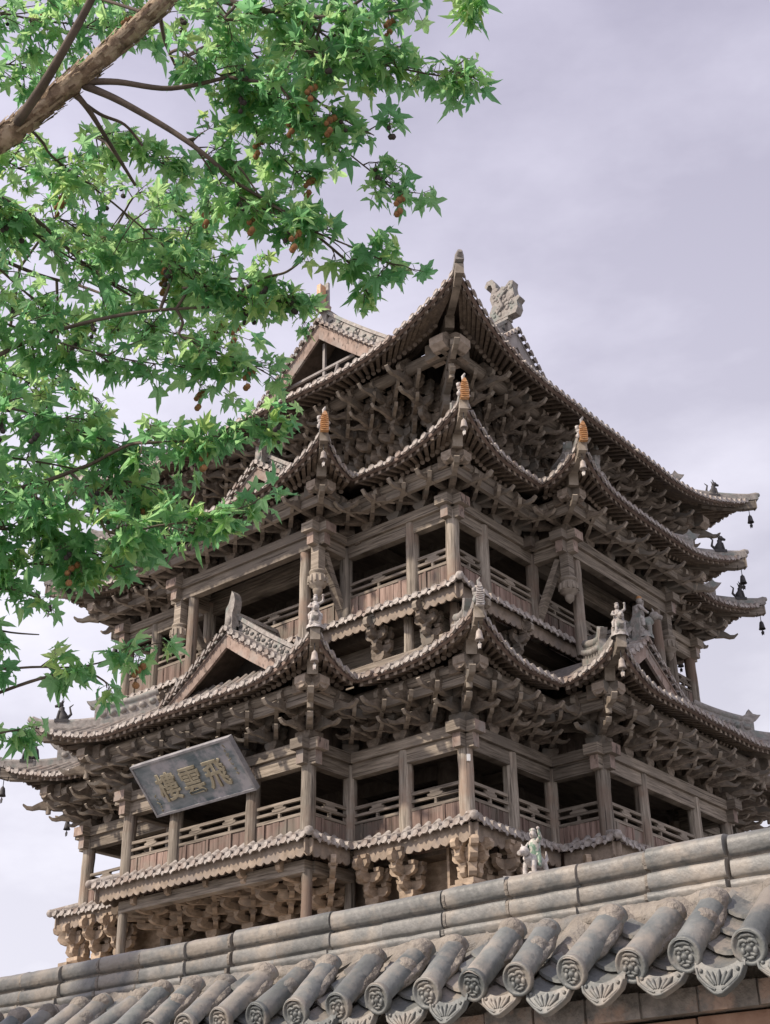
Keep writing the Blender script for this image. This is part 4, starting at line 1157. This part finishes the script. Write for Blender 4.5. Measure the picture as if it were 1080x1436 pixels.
def disc_mesh(seed):
    rnd = random.Random(seed); m = MB(); d = V(0, -.95, -.312); ex = V(1, 0, 0); ey = V(0, -.312, .95); K = .74
    m.lathe([(.064, -.03), (.0735, -.012), (.0745, .006), (.071, .013), (.062, .014), (.058, .007), (.054, .004), (.030, .006), (.0, .009)], (0, 0, 0), 28, 0, d, True)
    P = lambda x, y, z=.008: d*z+ex*x+ey*y
    def bl(x, y, r, sx=1, sy=1): m.ball(P(x, y), r, 8, 0, (sx, .7, sy))
    j = lambda: rnd.uniform(-.002, .002)
    bl(0, -.006, .014, 1.1, .9); bl(-.007, -.008, .008); bl(.007, -.008, .008)
    for s in (-1, 1):
        bl(s*.018+j(), .009+j(), .010, 1.1, .9); bl(s*.027, -.014, .013, .9, 1.2)
        m.tube([P(s*.002, .019), P(s*.014, .026), P(s*.030, .023), P(s*.040, .008)], [.007, .010, .009, .004], 7, 0)
        m.tube([P(s*.004, -.026), P(s*.018, -.033), P(s*.032, -.030)], [.006, .008, .004], 6, 0)
    m.tube([P(-.034, .036), P(-.016, .046), P(.016, .046), P(.034, .036)], [.004, .009, .009, .004], 7, 0)
    m.tube([P(-.016, -.040), P(0, -.044), P(.016, -.040)], .007, 6, 0)
    m.v = [tuple(V(*v)*K) for v in m.v]
    return m.mesh('end_disc', [M['wtile']])
def drip_mesh(seed):
    rnd = random.Random(seed); m = MB()
    dn = V(0, -.30, -1).normalized(); o = V(0, -1, .30).normalized(); ex = V(1, 0, 0)
    hw, h = .084, .100
    outl = [(-hw, .012), (-hw*1.02, -.018), (-hw*.90, -.048), (-hw*.62, -.070), (-hw*.34, -.088), (-hw*.16, -.098), (0, -h), (hw*.16, -.098), (hw*.34, -.088), (hw*.62, -.070), (hw*.90, -.048), (hw*1.02, -.018), (hw, .012), (hw*.6, -.012), (hw*.25, -.022), (0, -.025), (-hw*.25, -.022), (-hw*.6, -.012)]
    cur = lambda x: -.012*(1-(x/hw)**2)
    n = len(outl)
    def P(x, y, z): return ex*x+dn*(-y)+o*z
    vs = [P(x, y, .009) for x, y in outl]+[P(x, y, -.009) for x, y in outl]
    m.add(vs, [(i, i+n, (i+1) % n+n, (i+1) % n) for i in range(n)], 0)
    for i in range(6):      # front and back as strips between lower and upper outline
        pass
    lo = outl[:13]; hi = [outl[0], outl[17], outl[17], outl[16], outl[16], outl[15], outl[15], outl[15], outl[14], outl[14], outl[13], outl[13], outl[12]]
    for zz, fl in ((.009, 0), (-.009, 1)):
        v = [P(x, y, zz) for x, y in lo]+[P(x, y, zz) for x, y in hi]
        fs = []
        for i in range(12):
            f = [i, i+1, i+14, i+13]
            if hi[i] == hi[i+1]: f = [i, i+1, i+13]
            if i == 0: f = [0, 1, 14]
            if i == 11: f = [11, 12, 24]
            fs.append(tuple(f[::-1] if fl else f))
        m.add(v, fs, 0)
    # raised rim and lotus
    rim = [P(x*.93, y*.93-.004, .010) for x, y in outl[1:12]]
    m.tube(rim, .0048, 6, 0)
    fl = [(0, -.045), (.02, -.05), (-.02, -.05), (.037, -.046), (-.037, -.046)]
    for i, (x, y) in enumerate(fl):
        a = x*14; q = .022
        m.tube([P(x*.4, -.072, .010), P(x, y, .014), P(x*1.15, y+.016, .010)], [.003, .0075, .002], 6, 0)
    for s in (-1, 1):
        m.tube([P(s*.01, -.085, .01), P(s*.035, -.075, .012), P(s*.06, -.055, .012), P(s*.075, -.035, .01)], [.003, .005, .005, .002], 6, 0)
        m.ball(P(s*.062, -.03, .011), .007, 6, 0); 
    # overlapping trough tiles behind
    for t_ in range(4):
        y0 = -.01+.075*t_; vs = []
        for lay in (0, .012):
            for j in range(2):
                for i in range(9):
                    x = -hw*1.05+2.1*hw*i/8
                    vs.append(ex*x+V(0, y0+.10*j, .016+.79*(y0+.075*j)-.012*j-lay)+V(0, 0, -.034*(1-(x/hw/1.05)**2)))
        fs = [(i, i+1, 9+i+1, 9+i) for i in range(8)]+[(18+i, i, 0, 0)[:0] or (18+i, 18+i+1, i+1, i) for i in range(8)]
        m.add(vs, fs, 0, False)
    return m.mesh('drip_tile', [M['wtile']])
covers = [cover_mesh(i) for i in range(6)]; discs = [disc_mesh(i) for i in range(5)]; drips = [drip_mesh(0)]
for i in range(-24, 54):
    x = 16.265-.2*i; rnd = random.Random(i)
    c = wobj('cover_tile', covers[i % 6], None, (x+rnd.uniform(-.008, .008), -19.105+rnd.uniform(-.012, .012), 2.343+rnd.uniform(-.006, .006)))
    c.rotation_euler = (rnd.uniform(-.035, .035), rnd.uniform(-.25, .25), rnd.uniform(-.07, .07))
    d = obj('end_disc', discs[i % 5], c); d.rotation_euler = (0, 0, 0)
    y = wobj('drip_tile', drips[0], None, (x-.1+rnd.uniform(-.008, .008), -19.080+rnd.uniform(-.012, .012), 2.318+rnd.uniform(-.008, .004)))
    y.rotation_euler = (rnd.uniform(-.12, .12), rnd.uniform(-.06, .06), rnd.uniform(-.10, .10)); y.scale = (rnd.uniform(.92, 1.05), 1, rnd.uniform(.88, 1.12))

# ================================================================== plane tree
TR = thing('plane_tree', 'leafy plane tree with dangling seed balls overhanging from the left', 'tree', (11.2, -20.4, 0))
def tobj(name, m, mats): 
    o = obj(name, (m, mats), TR); o.location = -TR.location; return o
skel = []
M['barkdark'] = mat('dark_flaking_bark', (.10, .07, .05), (.24, .17, .115), (22, 22, 22), bump=.6, perobj=0)
M['barkpale'] = mat('pale_flaking_bark', (.30, .235, .165), (.46, .37, .26), (22, 22, 22), bump=.6, perobj=0)
def limb(pts, r0, r1, mb, n=8, jit=0.0, mi=0):
    P = [px(*p) if len(p) == 3 and not isinstance(p, Vector) else p for p in pts]
    # catmull-rom
    out = []; m_ = len(P)
    for i in range(m_-1):
        a, b, c, d = P[max(i-1, 0)], P[i], P[i+1], P[min(i+2, m_-1)]
        for s in range(6):
            u = s/6; out.append(.5*((2*b)+(c-a)*u+(2*a-5*b+4*c-d)*u*u+(3*b-a-3*c+d)*u**3))
    out.append(P[-1])
    L = len(out); rs = []
    for i in range(L):
        rs.append((r0+(r1-r0)*i/(L-1))*(1+random.uniform(-jit, jit)))
        if jit: out[i] = out[i]+V(random.uniform(-1, 1), random.uniform(-1, 1), random.uniform(-1, 1))*r0*jit*.5
    mb.tube(out, rs, n, mi)
    return out, rs
def keep(o): skel.extend(o[0]); return o[0]
trunk = MB()
top = px(-430, 470, 7.5)
base = V(TR.location.x, TR.location.y, -.05)
pts = [base, base+V(.03, .02, .9), base.lerp(top, .55)+V(.05, 0, .1), top, px(-240, 360, 7.4)]
limb(pts, .30, .15, trunk, 14, .03); tobj('trunk', trunk, [M['bark']])
def bark_limb(pts, r0, r1):
    # rough flaky limb: noise displaced tube
    m = MB(); o, rs = limb(pts, r0, r1, MB(), 8, 0)
    n = 26; dense = []; dr = []
    for i in range(len(o)-1):
        for s in range(5): dense.append(o[i].lerp(o[i+1], s/5)); dr.append(rs[i]+(rs[i+1]-rs[i])*s/5)
    dense.append(o[-1]); dr.append(rs[-1])
    m.tube(dense, dr, n, 0)
    for i, v in enumerate(m.v[:n*len(dense)]):
        c = dense[i//n]; v = V(*v); d = (v-c); k = dr[i//n]
        q = noise.noise(v*9)*.22+noise.noise(v*30)*.20+abs(noise.noise(v*18))*.25-.1
        m.v[i] = tuple(c+d*(1+q))
    skel.extend(o)
    # curling flakes of bark
    rr_ = random.Random(9)
    for i in range(300):
        k = rr_.randrange(2, len(dense)-3); c = dense[k]; ax = (dense[k+1]-dense[k-1]).normalized()
        a = ax.orthogonal().normalized(); b = ax.cross(a); th = rr_.uniform(0, 2*PI); wd = rr_.uniform(.12, .38); ln = rr_.uniform(.03, .10)
        vs = []
        for j in range(4):
            u = j/3; lift = 1.10+.13*u*u+rr_.uniform(0, .05)
            for q in range(4):
                t = th+wd*(q/3-.5)*(1-.35*abs(u-.5)*2*rr_.random())
                vs.append(c+ax*(ln*(u-.5))+(a*math.cos(t)+b*math.sin(t))*dr[k]*lift)
        m.add(vs, [(j*4+q, j*4+q+1, j*4+q+5, j*4+q+4) for j in range(3) for q in range(3)], rr_.choice((0, 1, 2)), False)
    return m
tobj('branch', bark_limb([(-240, 360, 7.4), (-110, 270, 7.3), (0, 197, 7.2), (60, 150, 7.2), (120, 100, 7.2), (190, 40, 7.3), (250, -20, 7.4), (330, -110, 7.5)], .066, .042), [M['bark'], M['barkdark'], M['barkpale']])
def branch(pts, r0, r1, mat_='twig'):
    m = MB(); keep(limb(pts, r0, r1, m, 8, .02)); tobj('branch', m, [M[mat_]])
branch([(24, 172, 7.15), (60, 120, 7.0), (95, 60, 6.9), (130, -5, 6.9), (160, -80, 6.9)], .026, .016)
branch([(118, 115, 7.2), (165, 115, 7.15), (240, 124, 7.1), (320, 108, 7.1)], .019, .009)
branch([(118, 120, 7.2), (165, 140, 7.1), (235, 180, 7.0), (285, 215, 6.9), (330, 255, 6.9)], .021, .009)
branch([(105, 130, 7.2), (125, 155, 7.2), (150, 195, 7.3), (190, 260, 7.4)], .017, .008)
branch([(105, 135, 7.2), (140, 160, 7.3), (175, 175, 7.3), (200, 205, 7.3)], .011, .006)
branch([(225, 25, 7.4), (232, 60, 7.4), (250, 100, 7.4)], .012, .006)
branch([(-240, 360, 7.4), (-190, 520, 7.1), (-150, 720, 6.9), (-110, 920, 6.8), (-60, 1060, 6.8)], .06, .02)
branch([(-150, 720, 6.9), (-60, 712, 6.9), (0, 692, 6.9), (60, 676, 6.9), (130, 650, 6.9)], .020, .009)
branch([(-190, 520, 7.1), (-60, 520, 7.1), (60, 470, 7.2), (180, 440, 7.1), (300, 430, 7.0)], .016, .007)
branch([(-60, 250, 7.3), (40, 300, 7.5), (130, 380, 7.5), (210, 430, 7.5)], .014, .006)
branch([(-60, 250, 7.3), (-30, 340, 8.2), (40, 380, 8.6), (110, 400, 8.8)], .018, .009)
branch([(250, -20, 7.4), (330, 5, 7.2), (400, 20, 7.1), (470, 25, 7.0)], .022, .009)

fol = MB(); tw = MB(); twg = []
OUT = []
def leaf_outline():
    pts = []
    lobes = [(-38, .62), (24, .86), (90, 1.0), (156, .86), (218, .62)]
    pts.append((270, .16))
    prev = None
    for i, (a, l) in enumerate(lobes):
        if i == 0: pts.append((-62, .30))
        pts.append((a-15, l*.66)); pts.append((a-10, l*.74)); pts.append((a, l)); pts.append((a+10, l*.74)); pts.append((a+15, l*.66))
        if i < 4:
            b = lobes[i+1][0]; pts.append(((a+b)/2, .40))
    pts.append((242, .30))
    return pts
LO = leaf_outline()
def add_leaf(p, nrm, tipd, L, mi, curl):
    n = nrm.normalized(); t = (tipd-n*tipd.dot(n))
    if t.length < 1e-3: t = n.orthogonal()
    t.normalize(); s = n.cross(t)
    sx = random.uniform(.72, 1.08); vs = []; lob = [random.uniform(.78, 1.12) for _ in range(6)]; asym = random.uniform(-.12, .12)
    c = p+t*(L*.12)
    ctr = []
    for a, r in LO:
        r = r*random.uniform(.92, 1.08)*L*lob[int(((a+60) % 360)/66)]*(1+asym*math.cos(math.radians(a))); a = math.radians(a+random.uniform(-3, 3))
        x = math.cos(a)*r*sx; y = math.sin(a)*r+L*.12
        z = -curl*(x*x+max(y, 0)**2)/L+abs(x)*.30*random.uniform(.3, 1.3)
        vs.append(p+s*x+t*y+n*z)
    k = len(vs); vs.append(c)
    o = len(fol.v); fol.v.extend([tuple(v) for v in vs])
    for i in range(k):
        fol.f.append([o+k, o+i, o+(i+1) % k]); fol.mi.append(mi); fol.sm.append(False)
rl = random.Random(11)
def runit():
    while True:
        v = V(rl.uniform(-1, 1), rl.uniform(-1, 1), rl.uniform(-1, 1))
        if .05 < v.length < 1: return v.normalized()
SEEDS = []
def spray(pts, spread, n, d, dj=.25, size=1.0, light=.25, end=1.0, conn=True, sub=True):
    n = int(n*(2.15 if pts[0][0] > -200 else .8)); spread *= 1.18
    P = [px(x, y, d+dj*(rl.random()-.5)*.6) for x, y in pts]
    s0 = P[0]; n0 = len(P)
    if conn:
        q = min(skel, key=lambda v: (v-s0).length); 
        if (q-s0).length > .05: P = [q, q.lerp(P[0], .55).lerp(P[1], .12)+V(0, 0, .02)]+([P[0].lerp(P[1], .2)] if len(P) > 2 else [])+P[1:]
    P = [p+runit()*.018 if 0 < i < len(P)-1 else p for i, p in enumerate(P)]
    o, _ = limb(P, .0095, .003, tw, 6, .05)
    u0 = max(0, (len(P)-n0-.4)*6/(len(o)-1))
    sp = spread*d/FPX
    side = CU
    # side shoots
    shoots = []
    nsh = max(2, n//7)
    for i in range(nsh):
        u = u0+(1-u0)*rl.random()**.85; b = o[min(len(o)-1, int(u*(len(o)-1)))]
        a = rl.uniform(0, 2*PI); r = sp*math.sqrt(rl.random())*1.0
        fw = (o[min(len(o)-1, int(u*(len(o)-1))+2)]-o[max(0, int(u*(len(o)-1))-2)]).normalized()
        off = (V(math.cos(a), math.sin(a), 0)*.8+V(0, 0, rl.uniform(-1, .8))).normalized()*r*1.15+fw*rl.uniform(.02, .10)
        e = b+off; tw.tube([b, b.lerp(e, .5)+V(0, 0, .01), e], [.0045, .003, .002], 5, 0); shoots.append((b, e))
        if rl.random() < .34: SEEDS.append(e)
    for i in range(n):
        b, e = shoots[i % nsh]; c = b.lerp(e, rl.choice((.45, .75, 1.0, 1.0)))
        dirn = (e-b).normalized() if (e-b).length > 1e-4 else runit()
        h = (dirn*.6+runit()*.9+V(0, 0, -.25)).normalized()
        pl = rl.uniform(.03, .075); base_ = c+h*pl
        L = rl.triangular(.036, .106, .074)*size
        nrm = (runit()*.9+V(0, 0, .55))
        if nrm.z < 0 and rl.random() < .6: nrm = -nrm
        k = rl.random()
        mi = 3 if k < light*.22 else 2 if k < light else 1 if k > .74 else 0
        tipd = (h+V(0, 0, -.35)+runit()*.3)
        add_leaf(base_, nrm, tipd, L, mi, rl.uniform(.0, .9))
        tw.tube([c, base_], .0016, 3, 0, caps=False)
T_ = spray
T_([(400, 70), (520, 85), (610, 110), (665, 108)], 24, 95, 6.9, light=.35)
T_([(430, 40), (500, 70), (560, 75)], 30, 60, 7.0)
T_([(300, 30), (400, 20), (480, 25), (565, 15)], 30, 90, 7.1)
T_([(360, -30), (480, -20), (560, -5)], 22, 50, 7.3)
T_([(590, -60), (640, -20), (668, 2)], 14, 18, 7.0, light=.5)
T_([(380, 110), (430, 165), (500, 225), (570, 278)], 21, 62, 6.9)
T_([(420, 120), (480, 165), (525, 190)], 20, 34, 6.9)
T_([(330, 235), (370, 280), (415, 300)], 20, 30, 6.9)
T_([(320, 270), (400, 305), (490, 340), (565, 378)], 25, 80, 6.8, light=.4)
T_([(480, 350), (505, 390), (512, 415)], 13, 20, 6.8, light=.6)
T_([(400, 385), (432, 350), (440, 340)], 10, 8, 7.0)
T_([(250, 70), (320, 110), (400, 140)], 34, 85, 7.2)
T_([(320, 100), (350, 170), (400, 230), (430, 255)], 28, 60, 7.2, light=.4)
T_([(270, 190), (300, 250), (330, 285)], 26, 42, 7.0)
T_([(60, 210), (160, 290), (240, 360), (290, 400)], 44, 150, 7.4, light=.4)
T_([(-40, 270), (70, 340), (160, 400), (250, 430)], 46, 140, 7.5)
T_([(250, 400), (330, 415), (410, 425)], 26, 80, 7.0, light=.3)
T_([(230, 370), (300, 385), (375, 390)], 24, 55, 7.2, light=.45)
T_([(-60, 430), (60, 470), (170, 500), (300, 520)], 36, 120, 7.2)
T_([(240, 470), (310, 495), (370, 520)], 22, 50, 7.0, light=.4)
T_([(200, 625), (280, 615), (350, 600), (405, 570)], 22, 75, 6.7, light=.35)
T_([(-60, 560), (50, 580), (130, 610), (210, 640)], 34, 110, 7.0)
T_([(-80, 640), (60, 650), (160, 670), (230, 690)], 30, 80, 6.9)
T_([(-80, 690), (40, 705), (150, 725), (240, 705)], 26, 70, 6.9, light=.4)
T_([(-40, 780), (60, 790), (130, 800)], 26, 50, 6.8, light=.3)
T_([(140, 750), (220, 740), (290, 728), (362, 704)], 20, 62, 6.6, light=.45)
T_([(-60, 730), (40, 745), (110, 770), (165, 800)], 32, 95, 6.7)
T_([(40, 700), (110, 720), (170, 745)], 24, 50, 6.7)
T_([(-60, 820), (20, 830), (60, 845)], 20, 28, 6.7)
T_([(-60, 942), (40, 938), (120, 938), (212, 905)], 11, 40, 6.7, light=.35)
T_([(110, 935), (140, 955), (150, 965)], 8, 8, 6.7)
T_([(-60, 880), (20, 885), (55, 890)], 11, 14, 6.8)
T_([(-70, 1050), (-10, 1035), (35, 1022)], 13, 20, 6.8)
T_([(-40, 20), (60, 30), (150, 40), (230, 20)], 40, 120, 8.2, light=.35)
T_([(0, -40), (120, -20), (250, -30)], 34, 80, 8.6)
T_([(-60, 100), (20, 90), (70, 110)], 34, 60, 8.4, light=.4)
T_([(120, 190), (190, 215), (250, 240)], 30, 70, 7.9, light=.5)
T_([(60, 300), (150, 340), (230, 330)], 36, 80, 8.6, light=.6)
T_([(-20, 360), (60, 430), (120, 470)], 36, 80, 8.4, light=.5)
T_([(160, 430), (250, 465), (320, 465)], 24, 70, 8.4, light=.8)
T_([(-40, 500), (40, 540), (80, 600)], 28, 60, 8.2, light=.5)
T_([(250, -20), (330, 50), (370, 90)], 26, 60, 8.3, light=.5)
T_([(-40, 200), (40, 240), (110, 250)], 34, 60, 8.8, light=.7)
T_([(180, 260), (260, 310), (300, 340)], 30, 60, 8.8, light=.7)
T_([(60, 520), (140, 560), (120, 620)], 26, 45, 8.6, light=.7)
T_([(300, 60), (380, 70), (450, 110)], 26, 50, 8.6, light=.7)
T_([(-40, 700), (40, 660), (110, 690)], 28, 50, 8.4, light=.7)
# beyond the left edge
T_([(-300, 250), (-200, 380), (-90, 420)], 60, 110, 7.6)
T_([(-320, 520), (-200, 620), (-80, 660)], 60, 110, 7.4)
T_([(-260, 800), (-160, 860), (-60, 900)], 50, 70, 7.0)
T_([(-260, 60), (-140, 100), (-40, 60)], 60, 100, 7.8)
tobj('twigs', tw, [M['twig']])
tobj('foliage', fol, LEAF)
rl = random.Random(23)
rl.shuffle(SEEDS)
def seed_cluster(mat_, n, r):
    m = MB(); z = 0
    for i in range(n):
        p = V(rl.uniform(-.022, .022), rl.uniform(-.022, .022), -.05-.028*i-rl.uniform(0, .012)); m.tube([(0, 0, 0), p*.6, p], .0012, 4, 1, caps=False); m.ball(p, r*rl.uniform(.85, 1.15), 8, 0)
    return m.mesh('seed_cluster', [M[mat_], M['twig']])
sc = [seed_cluster('seed', n, .0135) for n in (2, 3, 3, 4)]; st = [seed_cluster('tassel', n, .017) for n in (3, 4, 5)]
for i, p in enumerate(SEEDS[:95]):
    o = obj('seed_cluster', st[i % 3] if i % 3 == 2 else sc[i % 4], TR, p-TR.location)
